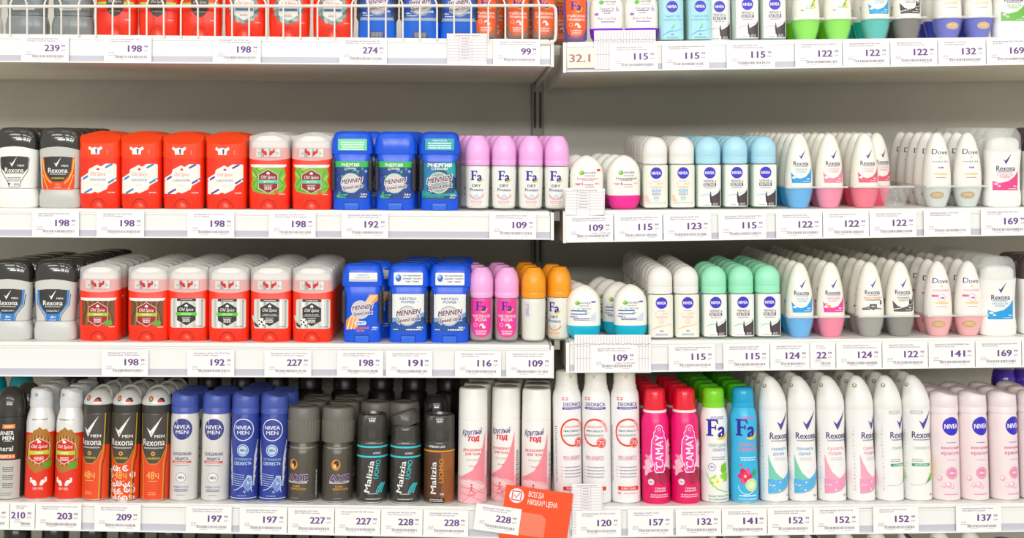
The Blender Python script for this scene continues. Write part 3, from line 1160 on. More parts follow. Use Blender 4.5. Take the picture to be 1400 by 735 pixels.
def k_nivea_powder(extra=True):
    A = Art()
    A.rrect(-16.4, 2.6, 16.4, 61, 2, 'EEEDE0')
    nivea_disc(A, 0, 50, 8)
    A.blur(0, 39, 13, 'A8A8D0', 1, 0.8)
    A.text('эффект', 0, 35.6, 3.4, 'F0B090', 19, 0.004)
    A.text('пудры', 0, 31, 3.4, 'F0B090', 16, 0.004)
    if extra:
        A.rrect(-6.4, 24.4, 6.4, 27.6, 1.4, '66BCE8')
        A.text('FRESH', 0, 26, 1.8, 'F4F6F6', 9, 0.02)
        A.blur(0, 22.4, 13, '6A78B8', 2, 0.8, 1.6)
        A.ring(0, 16, 2.8, 3.6, '8AC0E4', k=18)
        A.text('48ч', 0, 16, 1.8, '5A78C0', 4, 0.02)
        A.band([(-15, 12, 20), (-12, 10, 19), (-8, 9.6, 11)], 'F4CDB8')
        A.band([(-13, 8, 8.8), (0, 9.2, 9.8), (14, 8, 8.8)], '9CCBE8')
    else:
        A.ring(0, 24, 3, 3.6, 'F2BFA6', k=18)
        A.ring(0, 24, 1.2, 1.7, 'F2BFA6', k=12)
        A.band([(-14, 13, 13.6), (-6, 16, 18), (4, 18, 19), (14, 21, 21.6)], 'F2BFA6')
        A.text('48ч', 0, 11.4, 2.4, '5A62B0', 5, 0.02)
        A.blur(0, 7.4, 18, '8A90C0', 2, 0.8, 1.6)
    return roll_n('F3F1EC', 'ECEBDD', A)


def k_nivea_powder2():
    return k_nivea_powder(False)


def k_nivea_fresh():
    A = Art()
    A.rrect(-15.6, 3, 15.6, 61, 1, 'A9DDE8')
    nivea_disc(A, 0, 48, 8)
    A.text('энергия', 0, 35, 3.4, '4FB4D4', 21, 0.006)
    A.text('свежести', 0, 30, 3.4, '4FB4D4', 24, 0.006)
    A.line([(-1, 16), (0, 20), (3, 24)], 1.2, '7CC890')
    A.line([(0, 18), (4, 21)], 1.2, '7CC890')
    A.band([(-13, 8, 9), (-4, 13, 15), (5, 14, 15), (14, 17, 17.6)], '5AB0D8')
    A.text('48ч', 0, 9.6, 2, '3A3AA8', 5, 0.02)
    A.blur(0, 6, 17, '5A7AB8', 2, 0.6, 1.3)
    return roll_n('9FD8E8', 'C0E2DC', A)


P_RG = [(0, 13, 9.5, 2.5), (2, 17.6, 13, 2.5), (8, 21.6, 15.6, 2.5), (19, 23.2, 16.8, 2.5), (48, 23.2, 16.8, 2.5), (57, 21.8, 15.8, 2.5), (65, 17.6, 12.8, 2.5), (71, 11, 8.4, 2.4), (74, 5, 4, 2.3)]


def roll_g(base, art):
    k = Kind('roll_on_deodorant', 16.8, 75, 23.3)
    k.add('body', shared('rg', lambda: L([(19.4, 23.1, 16.7)] + P_RG[4:] + [(74.8, 1.6, 1.4)], mat('F8F6EE', 0.35), 'body', n=2.5, seg=36)))
    k.add('lower_cap', shared(('rgb', base), lambda: L(P_RG[:3] + [(18, 23.2, 16.8), (19.4, 23.3, 16.9)], mat(base, 0.28), 'lower_cap', n=2.5, seg=36)))
    k.add('label', art.build(P_RG, 2.5))
    return k


def art_gar(name, ink, tint, flag=None, flip=False):
    A = Art()
    A.ell(-8, 51, 3.4, 3.4, '5FBF2A', 14)
    A.ell(-9, 52, 1.8, 1.6, 'C6E02E', 10)
    A.text('GARNIER', 2, 51, 3, '5A5A60', 20, 0.008)
    A.text('mineral', 3, 47.2, 2.8, '6A6A70', 14, 0.0)
    if flag:
        A.rect(13, 53, 18, 56, flag)
    A.text(name, 0, 43, 3.2, ink, 29, 0.01)
    A.blur(0, 40.4, 20, ink, 1, 0.8)
    A.rect(-17, 35, -9, 36.6, tint)
    A.rect(-15, 33.8, -11, 35, tint)
    A.ell(-7, 35.6, 0.9, 2.4, ink, 8)
    A.text('48ч', 13, 36, 2.2, tint, 7, 0.012)
    A.blur(2, 34.4, 16, '6A4A58', 1, 1.0)
    A.blur(3, 31.4, 16, tint, 1, 1.2)
    return A


def k_gar_pink():
    return roll_g('F0309A', art_gar('Невидимый', '7A4A58', 'F29AB0'))


def k_gar_teal_w():
    return roll_g('1DB4C0', art_gar('Активный Контроль', 'D86AA8', 'F07088', 'E02030'))


def k_gar_blue():
    A = Art()
    A.ell(-9, 51, 3.2, 3.2, '5FBF2A', 14)
    A.ell(-10, 52, 1.8, 1.6, 'D6DA2E', 10)
    A.text('GARNIER', 0, 51, 2.8, '5A5A60', 19, 0.008)
    A.text('mineral', 0, 47.4, 2.6, '6A6A70', 13, 0.0)
    A.rect(10, 51.2, 16, 53.4, '4A58B4')
    A.text('Эффект', -10, 43.4, 3, '5AC0DC', 10, 0.01)
    A.text('Чистоты', 3, 43.4, 3, '6A78A0', 13, 0.004)
    A.rect(-18, 39.4, 4, 41, '3A4A9C')
    A.text('48ч', 4, 37.6, 2.2, '5AC0DC', 7, 0.02)
    A.rect(-18, 35, 4, 36.4, '4A80C0')
    A.text('НАМ 5', -14, 32, 2.6, '3A4A9C', 10, 0.012)
    A.blur(-4, 29.6, 24, '3A4A9C', 2, 1.0, 1.9)
    A.poly([(5, 26), (16, 26), (16, 38), (10, 33)], 'D3DCEC')
    return roll_g('12BBD8', A)


def k_gar_violet():
    A = Art()
    A.ell(-8, 55, 3.2, 3.2, '5FBF2A', 14)
    A.text('GARNIER', 3, 56, 2.8, '5A5A60', 19, 0.008)
    A.text('mineral', 4, 52.4, 2.6, '6A6A70', 13, 0.0)
    A.text('Защита', -1, 46.4, 4, '6A6A78', 20, 0.006)
    A.text('6', 14, 46.4, 8, 'C890DC', None, 0.0)
    A.rect(-8, 42.4, 8, 43.6, '9A60C0')
    A.blur(0, 40, 12, '6A5A78', 1, 1.2)
    A.rect(-17, 37, -12, 40.4, 'A070CC')
    for x in (-12, -3, 6):
        A.ell(x, 33, 2.2, 2.2, ['D8C0E4', 'E8D8C8', 'E8C0D0'][(x + 12) // 9], 10)
        A.blur(x + 4.4, 33, 3.6, '8A7A98', 2, 0.7, 1.4)
    A.rect(-9, 27.4, 10, 29, 'B088D0')
    return roll_g('8A2BD8', A)


P_RE = [(0, 11, 9.8, 2.2), (3, 13, 11.8, 2.2), (14, 16.6, 14.8, 2.2), (26, 19, 16.8, 2.2), (30, 19.2, 17, 2.2), (45, 18.8, 16.6, 2.2), (65, 17, 15, 2.2), (80, 14.2, 12.5, 2.2), (90, 11.4, 10, 2.2), (96.5, 8.6, 7.6, 2.2)]


def roll_e(cup, art, shell='F8F5EA'):
    k = Kind('roll_on_deodorant', 17, 103, 19.3)
    k.add('body', shared(('re', shell), lambda: L([(27.6, 18.9, 16.7)] + P_RE[4:] + [(100.4, 5.8, 5.2), (102.4, 3, 2.7), (103, 0.9, 0.8)], mat(shell, 0.32), 'body', n=2.2)))
    k.add('lower_cap', shared(('reb', cup), lambda: L(P_RE[:3] + [(26, 19.0, 16.8), (28, 19.2, 17)], mat(cup, 0.22), 'lower_cap', n=2.2)))
    k.add('label', art.build(P_RE, 2.2, zstep=6))
    return k


def art_egg(wave, name, ink, tilt=0.0, dark=False, accent=None):
    A = Art()
    A.poly([(-12.5, 35), (13, 35), (14.6, 37), (15.4, 57), (12, 50), (6, 43.5), (-2, 41), (-8, 43), (-13.6, 50)], wave)
    A.poly([(-13.4, 49), (-8, 43.4), (-2, 41.4), (3, 42.6), (0, 48), (-8, 51)], 'F4F2EC') if not dark else A.line([(-13, 38), (0, 41), (14, 46)], 1.0, 'F4F2EC')
    if not dark:
        A.ell(-10, 42.5, 2.4, 1.7, 'F4F2EC', 8)
    if accent:
        A.ell(-6, 43, 2.4, 2.2, accent, 10)
        A.ell(-9.4, 46, 2, 2, 'F4A0C8', 9)
    A.check(0, 67.5, 13.5, '3B2F8E')
    A.text('Rexona', 0, 62, 6.2, '35256E', 20.5, 0.014)
    A.text('motionsense', 0, 58, 1.6, '35256E', 17, 0.004)
    A.text(name[0], 0, 54, 2.3, ink, 17, 0.006)
    A.text(name[1], 0, 50.6, 2.3, ink, 13, 0.006)
    A.text('48ч', 9.6, 40.6, 2.4, 'F4F2F0', 6, 0.015)
    A.blur(7, 37.4, 11, 'F4F2F0', 1, 0.9)
    if dark:
        A.poly([(8, 45), (11, 45), (10.6, 52), (8.4, 52)], '3A2438')
    return A


def k_egg_blue():
    return roll_e('38B4F6', art_egg('1FA2E8', ('СВЕЖЕСТЬ', 'ХЛОПКА'), '3FA8DC'))


def k_egg_pink():
    return roll_e('FF86AE', art_egg('F58AA6', ('СУХОСТЬ', 'ПУДРЫ'), 'F2889E'))


def k_egg_coral():
    return roll_e('FF5C80', art_egg('F0607C', ('СУХОСТЬ', 'ПУДРЫ'), 'F2889E'))


def k_egg_flower():
    return roll_e('FF76A0', art_egg('EE3CA4', ('ЯРКИЙ', 'БУКЕТ'), 'E85AA8', accent='F09A2A'))


def k_egg_grey():
    A = Art()
    A.check(0, 67.5, 13.5, '3B3F9E')
    A.text('Rexona', 0, 62, 6.2, '35256E', 20.5, 0.014)
    A.text('motionsense', 0, 58, 1.6, '35256E', 17, 0.004)
    A.text('АНТИБАКТЕРИАЛЬНАЯ', 0, 54.4, 2.0, 'F0603A', 24, 0.012)
    A.text('НЕВИДИМАЯ', 0, 51.4, 2.0, '4A4048', 20, 0.012)
    A.band([(-14, 38, 40), (-6, 40, 43), (2, 39, 42), (13, 38, 39)], '8A8A8C')
    A.line([(-14, 38.4), (-4, 39)], 1.4, '2A2A2C')
    A.poly([(-5, 46), (5, 46), (5, 40), (0, 37.4), (-5, 40)], '5A5C60')
    A.text('48ч', 0, 42.6, 2.2, 'EDEDED', 6, 0.015)
    A.poly([(10, 45), (12.4, 45), (12, 51), (10.4, 51)], '3A2438')
    return roll_e('9E9C94', A)


def k_egg_dark():
    return roll_e('827E76', art_egg('5A5558', ('НЕВИДИМАЯ', 'ЗАЩИТА'), '6A5A60', dark=True))


def k_egg_lime():
    A = Art()
    A.text('Rexona', 0, 62, 6.2, '35256E', 20.5, 0.014)
    A.blur(2, 46, 12, '8FCB5A', 2, 1.0, 2.2)
    A.line([(4, 46), (9, 56)], 2.4, '6FBE2E')
    A.line([(9, 44), (7, 54)], 2.2, 'F0D030')
    A.text('48ч', -8, 41, 2.2, '5A5A60', 5, 0.01)
    return roll_e('86EE10', A)


def k_egg_teal():
    return roll_e('12C4BE', art_egg('2AA8DC', ('СВЕЖЕСТЬ', 'ДУША'), '3FA8DC'))


def k_egg_onyx():
    return roll_e('6C665C', art_egg('4E484C', ('ПРОЗРАЧНЫЙ', 'КРИСТАЛЛ'), '6A5A60', dark=True))


def art_dove(sub, ink, seal, kind, ovx=-4):
    A = Art()
    A.text('D', -7, 77, 7, NAVY, 6.6, 0.006, 0.12)
    A.text('ove', 3.6, 76.2, 6, NAVY, 14.4, 0.006, 0.1)
    A.ell(0, 69, 2, 2, 'F2D9A0', 10)
    A.ell(1, 69.6, 1, 0.8, 'E8C070', 8)
    A.text(sub, 0, 63.5, 2.8, ink, 21, 0.004)
    if kind == 'dots':
        for x, c in ((-2.4, 'D85A9C'), (0, '5AA0D8'), (2.4, '6A4AA8')):
            A.ell(x, 55, 1.2, 1.4, c, 8)
    else:
        A.ring(0, 53.4, 4.6, 5.6, 'F6B8C8', k=20)
        A.rect(-12.4, 54.6, -4.6, 57.6, 'EE5A94')
        for x, c in ((-1.6, '5AA0D8'), (0.6, 'D85A9C'), (2, '6A3A58')):
            A.ell(x, 53.4, 1, 1.2, c, 8)
    A.rect(-9.5, 45, 9.5, 47.6, 'F2E2B8')
    A.blur(0, 46.3, 18, 'E8C878', 1, 1.8)
    A.blur(0, 41.4, 17, ink, 1, 0.9)
    A.ell(ovx, 17, 9, 5, seal, 24)
    A.text('НЕВИДИМЫЙ', ovx, 18.4, 1.5, 'FBF0D8', 11, 0.015)
    A.text('НА 100 ЦВЕТАХ', ovx, 15.8, 1.5, 'FBF0D8', 13, 0.015)
    return A


def k_dove_white():
    return roll_e('DCE2DE', art_dove('invisible dry', '8A88A0', 'C8A050', 'dots'), 'F5F3EC')


def k_dove_pink():
    return roll_e('FFB0B6', art_dove('НЕВИДИМЫЙ', 'F090A8', 'D8A048', 'ring'), 'F7F2EC')


def k_dove_blue():
    A = Art()
    A.rect(-9, 47, 9, 51, 'F0DFB8')
    A.blur(0, 42, 18, 'A8A8B8', 1, 0.9)
    A.text('Dove', 0, 77, 7, NAVY, 20, 0.006, 0.1)
    A.ell(2, 17.4, 9, 5, 'E2B678', 24)
    A.blur(2, 19, 12, 'F8E8CC', 2, 1.0, 2.4)
    return roll_e('4A55D4', A, 'F5F3EC')


# ---- aerosol cans
def can(name_art, prof, bodymat, parts, R, h, key, rough=0.35):
    k = Kind('aerosol_can', R, h, R)
    k.add('body', shared(('can', key), lambda: L(prof, bodymat, 'body')))
    for nm, me, par, loc, rot in parts:
        k.add(nm, me, par, loc, rot)
    if name_art:
        k.add('label', name_art.build(prof if not hasattr(name_art, 'prof') else name_art.prof, 2.0, rough=rough))
    k.add('base_rim', shared(('rim', prof[1][1]), lambda: L([(0.2, prof[1][1] - 0.9), (0.8, prof[1][1] + 0.15), (2.2, prof[1][1] + 0.2), (2.8, prof[1][1] - 0.4)], mat('C9C9C4', 0.25, 0.8), 'rim')), 0)
    return k


def P(name, me, par=None, loc=None, rot=None):
    return (name, me, par, loc, rot)


def nozzle(r=2.6, col='8E908E', inner='3A3A3A'):
    return shared(('noz', r, col), lambda: L([(0, r), (0.7, r), (0.7, r * 0.62), (0.2, r * 0.5)], mat(col, 0.4), 'nozzle', seg=16))


def k_can_garnier():
    A = Art()
    A.rrect(-4, 97, 13, 103, 1, 'F08A3A')
    A.blur(4.5, 100, 14, 'F8E0C8', 1, 1.8)
    A.text('GARNIER', -2, 91, 5.4, 'F2F0EC', 27, 0.02)
    A.text('MEN', 4, 84, 5.4, 'F2F0EC', 15, 0.03)
    A.blur(4, 79.6, 14, 'C8C6C2', 1, 1.0)
    A.text('mineral', -3, 70, 7, 'F2F0EC', 28, 0.012)
    A.rect(-17, 56, 14, 62, 'EE7A2A')
    A.text('ЗАЩИТА 6', 0, 59, 3.6, 'F8E8D8', 26, 0.03)
    A.rect(-22, 0.8, 22, 54, 'C6C3BC')
    for x, z in ((-11, 42), (-11, 31), (-11, 20)):
        A.ell(x, z, 4, 4.6, 'EE8A3A', 14)
        A.ell(x, z, 2.2, 2.8, 'F6DCC0', 10)
        A.blur(5, z + 2, 16, '6A645C', 3, 1.2, 2.6)
    A.blur(0, 9, 24, '8A847C', 2, 1.0, 2.4)
    prof = [(0, 19.4), (2, 20), (104, 20), (112, 19.2)]
    return can(A, prof, mat('34322E', 0.25), [P('cap', shared('cg', lambda: L([(112, 18.6), (114, 19.6), (128, 19), (140, 16.8), (148, 12.6), (152, 7.4), (153, 3)], mat('35322E', 0.14, coat=0.4), 'cap')))], 20, 153, 'cg')


def k_can_teal():
    prof = [(0, 19.4), (2, 20), (104, 20), (112, 19.2)]
    return can(None, prof, mat('34322E', 0.25), [P('cap', shared('cgt', lambda: L([(112, 19), (114, 19.8), (140, 18), (155, 14), (160, 9)], mat('1296A4', 0.25), 'cap')))], 20, 160, 'cgt')


def k_can_red():
    A = Art()
    A.rect(-29, 0.8, 29, 92, 'E63418')
    wood_pts = [(-22, 84), (-16, 90), (-12, 88), (-8, 95), (-3, 97), (0, 100), (4, 96), (9, 97), (14, 90), (20, 86), (20, 60), (16, 48), (6, 40), (-4, 37), (-14, 44), (-21, 56)]
    A.poly(wood_pts, 'B0762C')
    rnd = random.Random(9)
    for i in range(14):
        x = -18 + i * 2.7
        A.line([(x, 46 + abs(x) * 0.6), (x + rnd.uniform(-2, 2), 66), (x * 0.8, 90 - abs(x) * 0.4)], 1.3, ['6A3C12', 'E0A848', '7E4A18', 'D09440'][i % 4])
    A.poly(hexpts(0, 67, 14.5, 18), 'F0E4DC')
    A.poly(hexpts(0, 67, 13.7, 17), 'D8200F')
    ship(A, 0, 79, 'F6EEE8', 1.2)
    A.text('Old Spice', 0, 73.4, 4.6, 'F6EEE8', 22, 0.01, 0.25)
    A.rect(-15, 62, 15, 67.4, 'BBD62E')
    A.text('TIMBER', 0, 64.7, 2.4, 'F4F6D8', 12, 0.02)
    A.blur(0, 58.6, 14, 'F6EEE8', 3, 1.0, 2.0, 2)
    A.poly([(6, 46), (8, 52), (13, 51), (16, 55), (19, 50), (17, 44), (10, 42)], '5FA82E')
    emblem_arms(A, 0, 25, 'F6EEE8', 1.2)
    A.text('48ч', 0, 26.4, 3, 'E63418', 6, 0.03)
    A.text('DRY FEEL', 0, 16, 3, 'F6E4DC', 14, 0.015)
    A.text('ANTIPERSPIRANT', 0, 110, 2.2, '6A6862', 22, 0.008)
    prof = [(0, 18.8), (2, 19.4), (104, 19.4), (112, 18.4), (118, 16.6), (123, 15.4), (127, 15)]
    cap = shared('co', lambda: finish(loft([(126, 15.6), (127, 15.9), (137, 15.9), (137.6, 15.2), (147, 14.8), (150, 13.8), (151.4, 12)], cut=[((6, 0, 150), (0.45, -0.1, 0.9))]), mat('DADDDF', 0.32), 'cap'))
    return can(A, prof, mat('EAE9E6', 0.24, 0.15), [P('cap', cap), P('nozzle', nozzle(2.4, 'A9ACAE'), 1, (-0.006, -0.0138, 0.1435), (math.radians(84), 0, math.radians(-24)))], 19.4, 152, 'co')


def art_can_men(lower):
    A = Art()
    A.rect(-29, 0.8, 29, 76, 'E84A1C')
    if lower == 'swirl':
        rnd = random.Random(4)
        for i in range(24):
            x, z = -15 + (i % 5) * 7.5 + rnd.uniform(-2, 2), 5 + (i // 5) * 9.5 + rnd.uniform(-2, 2)
            A.ring(x, z, 2.4, 4.4, 'F4ECE8', rnd.uniform(0, 180), rnd.uniform(330, 460), 16)
            A.ell(x, z, 1.3, 1.3, 'F4ECE8', 8)
        A.ell(0, 34, 11, 7, 'E84A1C')
    for s in (-1, 1):
        A.line([(s * 21, 120), (s * 19.4, 70), (s * 15, 52), (s * 14, 1)], 1.6, 'D8A026')
        A.line([(s * 24, 120), (s * 22, 64), (s * 18, 46), (s * 17, 1)], 1.0, '2A2824')
    A.poly([(-18.4, 120), (18.4, 120), (17, 70), (11, 57), (5, 51), (-5, 51), (-11, 57), (-17, 70)], '47443D')
    A.line([(-17, 70), (-11, 57), (-5, 51), (5, 51), (11, 57), (17, 70)], 0.9, 'D8A026')
    A.check(-3, 87, 29, 'F0EBE8')
    A.text('MEN', 8.4, 88.6, 4, 'F0EBE8', 14, 0.018)
    A.text('Rexona', 0, 80.4, 9, 'F0EBE8', 32, 0.014)
    A.text('motionsense', 0, 73, 2.6, 'F0EBE8', 28, 0.01)
    A.ell(0, 65, 3, 3, 'D8A026', 12)
    A.ell(0, 65, 1.2, 1.2, '47443D', 8)
    A.text('CHAMPIONS', 0, 58.6, 2.8, 'E8C63A', 18, 0.014)
    A.text('48ч', 0, 35.5, 10, 'F2B85A', 17, 0.012)
    A.blur(0, 27.6, 15, 'F2C080', 1, 0.8)
    A.blur(0, 12, 12, 'F2A060', 2, 1.2, 2.6)
    return A


def can_men(lower):
    prof = [(0, 19.4), (2, 20), (118, 20), (120, 19.6)]
    capp = [(131, 20.2), (134, 20.3), (139, 18.6), (144, 15.2), (148, 10.6), (150, 5.4)]
    B = Art()
    B.ell(-5, 139.6, 3.2, 3.8, '46423E', 16)
    B.ell(-5, 139.8, 2.2, 2.6, 'F0805A', 14)
    B.poly([(4, 135.4), (5, 138.6), (8, 141), (12, 140.6), (14.6, 137), (14.8, 135.4)], '26241F')
    B.poly([(4.4, 135.6), (5.6, 138), (8, 139), (10.4, 138), (12, 135.6)], 'F01010')
    parts = [P('collar', shared('crm1', lambda: L([(119.4, 19.8), (120, 20.3), (130.6, 20.3), (131.2, 19.8)], mat('3A3833', 0.3), 'collar'))),
             P('cap', shared('crm2', lambda: L(capp, mat('D2D3CF', 0.3, 0.1), 'cap'))),
             P('actuator', shared('crm3', lambda: B.build(capp, 2.0, step=2, zstep=2)), 2),
             P('cap_loop', shared('crm4', lambda: finish(tube_bm([Vector((math.cos(t) * 0.0165, 0.004 + math.sin(t) * 0.009, 0.135 + math.sin(t) * 0.0185)) for t in [math.pi * i / 14 for i in range(15)]], 0.0022), mat('A9AAA6', 0.3), 'loop')), 2)]
    return can(art_can_men(lower), prof, mat('47443D', 0.3), parts, 20, 150, 'crm')


def k_can_fire():
    return can_men('')


def k_can_swirl():
    return can_men('swirl')


def nivea_cap(col, key):
    return shared(('cn', key), lambda: finish(loft([(119.6, 18.9), (120.2, 19.4), (128, 19.4), (128.5, 19.1), (129, 19.4), (142, 19), (146, 17.6), (148.6, 15), (149.4, 12.4)], cut=[((0, -6, 147.8), (0.18, -0.2, 0.96))]), mat(col, 0.34), 'cap'))


def nivea_act(col, key):
    return shared(('cna', key), lambda: finish(loft([(0, 9, 7), (0.8, 9.2, 7.2), (2.2, 8, 6.4), (2.6, 6, 5)], seg=20), mat(col, 0.3), 'actuator'))


def k_can_niv_silver():
    A = Art()
    A.ell(0, 99, 15.4, 15.4, 'E4E2DE', 40)
    A.ell(0, 99, 14.6, 14.6, '3A3E8A', 40)
    A.text('NIVEA', 0, 102, 5.4, 'F2F2F4', 23, 0.018)
    A.text('MEN', 0, 95, 5, 'F2F2F4', 18, 0.008)
    A.text('СЕРЕБРЯНАЯ', 0, 65, 4, '3F3E74', 27, 0.02)
    A.text('ЗАЩИТА', 0, 58.6, 4, '3F3E74', 19, 0.02)
    A.rect(-14, 52.4, 14, 55.4, 'D8605A')
    A.blur(0, 53.9, 24, 'F2D8D4', 1, 1.2)
    A.blur(0, 49.4, 26, '8A88A0', 1, 1.0)
    A.ell(0, 33, 7, 7, 'EAE8E4', 24)
    A.ring(0, 33, 6.4, 7, '7A78A0', k=28)
    A.text('48ч', 0, 33, 4, '3F3E74', 8, 0.02)
    A.text('ЗАЩИТА 99.9%', 0, 20, 2.2, '6A68A0', 21, 0.01)
    A.blur(0, 16.6, 20, '6A68A0', 2, 1.0, 2.2)
    A.blur(0, 9, 14, '8A88A0', 1, 0.8)
    prof = [(0, 18.8), (2, 19.4), (112, 19.4), (117, 18.8), (120, 18.4)]
    return can(A, prof, mat('E0DED9', 0.28, 0.15), [P('cap', nivea_cap('4659AE', 'b')), P('actuator', nivea_act('34449A', 'b'), 1, (0, 0.002, 0.1462), (0.2, 0.18, 0))], 19.4, 149, 'cns')


def k_can_niv_blue():
    A = Art()
    for s in (-1, 1):
        for i in range(5):
            A.line([(s * (24 - i * 1.2), 84 - i * 12), (s * (18 - i * 0.4), 62 - i * 9), (s * 17, 46 - i * 6)], 2.0, 'D6D8DC')
    A.ring(0, 99, 14, 15.2, 'F0F0F2', k=40)
    A.text('NIVEA', 0, 102, 5.2, 'F2F2F4', 22, 0.018)
    A.text('MEN', 0, 95, 4.8, 'F2F2F4', 17, 0.008)
    A.ring(0, 71, 7, 8.2, 'C8D8EC', k=32)
    A.ell(0, 71, 6, 6, 'BFD6EC', 24)
    A.text('48ч', 0, 71, 4, '2A3890', 8, 0.02)
    A.text('ЭКСТРЕМАЛЬНАЯ', 0, 58.6, 2.8, '9FC8EC', 25, 0.015)
    A.text('СВЕЖЕСТЬ', 0, 53, 4, 'B8D8F2', 25, 0.03)
    rnd = random.Random(2)
    pts = [(-12, 16), (-6, 18), (0, 22), (4, 30), (8, 36), (12, 34), (14, 27), (12, 20), (14, 14)]
    A.poly([(2, 22), (5, 33), (10, 38), (14, 32), (13, 22), (9, 14), (5, 16)], '6F90D0')
    for i in range(18):
        a = (rnd.uniform(2, 13), rnd.uniform(15, 37))
        A.line([a, (a[0] + rnd.uniform(-3, 3), a[1] + rnd.uniform(-4, 4))], 0.8, 'D8E4F4')
    A.line(pts, 0.9, 'D8E4F4')
    for i in range(6):
        z = 22 + i * 3
        A.line([(-17, z + 2), (3, z)], 0.6, 'C8D8F0')
    A.rect(-22, 5, 22, 6.2, 'D0D4E0')
    A.blur(0, 9, 16, 'B8C4E4', 1, 0.8)
    prof = [(0, 18.8), (2, 19.4), (112, 19.4), (117, 18.8), (120, 18.4)]
    return can(A, prof, mat('33449F', 0.3), [P('cap', nivea_cap('4659AE', 'b')), P('actuator', nivea_act('34449A', 'b'), 1, (0, 0.002, 0.1462), (0.2, 0.18, 0))], 19.4, 149, 'cnb')


def k_can_niv_pearl():
    A = Art()
    nivea_disc(A, 1, 103, 12.6)
    A.blur(0, 80.6, 17, '9A90C0', 1, 1.2)
    A.text('жемчужная', 0, 73.6, 4, 'D860A0', 29, 0.006)
    A.text('красота', 0, 66.4, 4.6, 'D860A0', 27, 0.012)
    A.blur(0, 57, 17, 'D8A0C4', 1, 1.0)
    A.ell(0, 39, 8.2, 8.2, 'E88AB0', 28)
    A.ring(0, 39, 6, 6.6, 'F6DCE8', k=28)
    A.text('48ч', 0, 39, 3.6, 'FBEFF4', 8, 0.015)
    for x, z, r in ((-17, 31, 3.6), (-11, 22, 3), (-5, 23, 4.2), (0, 20, 2.6)):
        A.ell(x, z, r, r, 'F0B4CC', 18)
        A.ell(x - r * 0.25, z + r * 0.25, r * 0.55, r * 0.55, 'FBE8F0', 12)
    A.blur(-1, 10, 25, 'E090B8', 1, 1.2)
    prof = [(0, 18.8), (2, 19.4), (112, 19.4), (117, 18.8), (120, 18.4)]
    return can(A, prof, mat('F3E3E4', 0.3), [P('cap', nivea_cap('EFE2E6', 'p')), P('actuator', nivea_act('D9CCD2', 'p'), 1, (0, 0.002, 0.1462), (0.2, 0.18, 0))], 19.4, 149, 'cnp')


def k_can_axe(dx=0):
    A = Art()
    A.ell(-6, 52, 6.4, 7.6, 'D88A2A', 20)
    A.ell(-5, 53.4, 3.6, 4.6, '3A3632', 16)
    A.ell(-7.4, 50, 2.2, 3, 'F0C088', 12)
    A.text('AXE', 0, 34, 9.2, 'C8A8D0', 31, 0.05)
    A.text('AXE', 0, 34, 8.4, '3C3844', 29, 0.012)
    A.rect(-15, 26.4, 14, 28.8, 'D0CCD0')
    A.blur(0, 27.6, 26, '6A6068', 1, 1.0)
    A.text('DARK', -1, 22.4, 2.6, 'E09A30', 11, 0.02)
    A.text('TEMPTATION', 1, 18.6, 2.8, 'E09A30', 23, 0.02)
    A.blur(-3, 6, 14, 'A8A09C', 1, 0.9)
    for i in range(16):
        A.rect(28, 6 + i * 2.4, 31, 7 + i * 2.4 + (i % 3) * 0.4, 'D8D6D2')
    prof = [(0, 20.8), (2, 21.6), (66, 21.6), (71, 21), (74, 19.6), (84, 19)]
    parts = [P('neck_ring', shared('ca1', lambda: L([(73, 20.4), (73.8, 20.8), (75.4, 20.8), (76, 20.2)], mat('B8B4AA', 0.25, 0.8), 'ring'))),
             P('cap', shared('ca2', lambda: L([(82, 22.2), (82.8, 23.1), (111, 23.1), (112, 22.4), (113, 22.6), (126, 22.2), (128.6, 21.2), (129.6, 19.4), (129.6, 12), (128.6, 11)], mat('706C63', 0.4), 'cap', seg=64, rib=(82.5, 111.5, 1.3))))]
    return can(A, prof, mat('5C574E', 0.28, 0.3), parts, 23.2, 130, 'ca')


def k_can_axe2():
    k = k_can_axe()
    return k


def art_mal(ring, sub, ink, orange=False):
    A = Art()
    if orange:
        A.rect(-33, 0.8, 33, 70, '9A5A2A')
        A.poly([(-33, 0.8), (4, 0.8), (6, 30), (4, 70), (-33, 70)], '5A3A24')
        for i in range(9):
            A.ring(22, 4, 10 + i * 4, 10.8 + i * 4, '6E4420', 60, 180, 26)
        A.rect(-14, 2, 10, 8.4, '1E1B18')
        A.blur(-2, 6.4, 21, 'D8D4CE', 2, 1.0, 2.2)
        A.rect(-33, 71, 33, 73.4, 'E0902A')
        A.text('URBAN LIFE', -2, 78.6, 3, 'F0EDE8', 24, 0.02)
        A.text('24h', 6, 14, 2.6, 'E8E4E0', 6, 0.02)
    else:
        A.rect(-33, 62.6, 33, 65, ring)
        A.rect(-33, 76, 33, 78.4, ring)
        A.text('uomo', 5, 69.6, 3.6, 'C8C4D0', 11, 0.03, 0.3)
        A.line([(-12, 82), (14, 82)], 0.7, 'B8A8C0')
        for i in range(4):
            A.line([(4 + i * 2.6, 15), (7 + i * 2.6, 22), (12 + i * 2.2, 28)], 1.3, ring)
        A.blur(0, 6.4, 26, 'B8B4B0', 1, 1.6)
    A.text('Malizia', -6, 37 if not orange else 36, 8, 'F0EDEC', 44, 0.014, 0, 90 if orange else 82)
    A.text(sub, 5, 47 if not orange else 46, 6.6, ink, 26 if not orange else 33, 0.008, 0, 90 if orange else 82)
    if not orange:
        A.blur(0, 13.6, 18, 'D8D4D2', 1, 0.9)
    return A


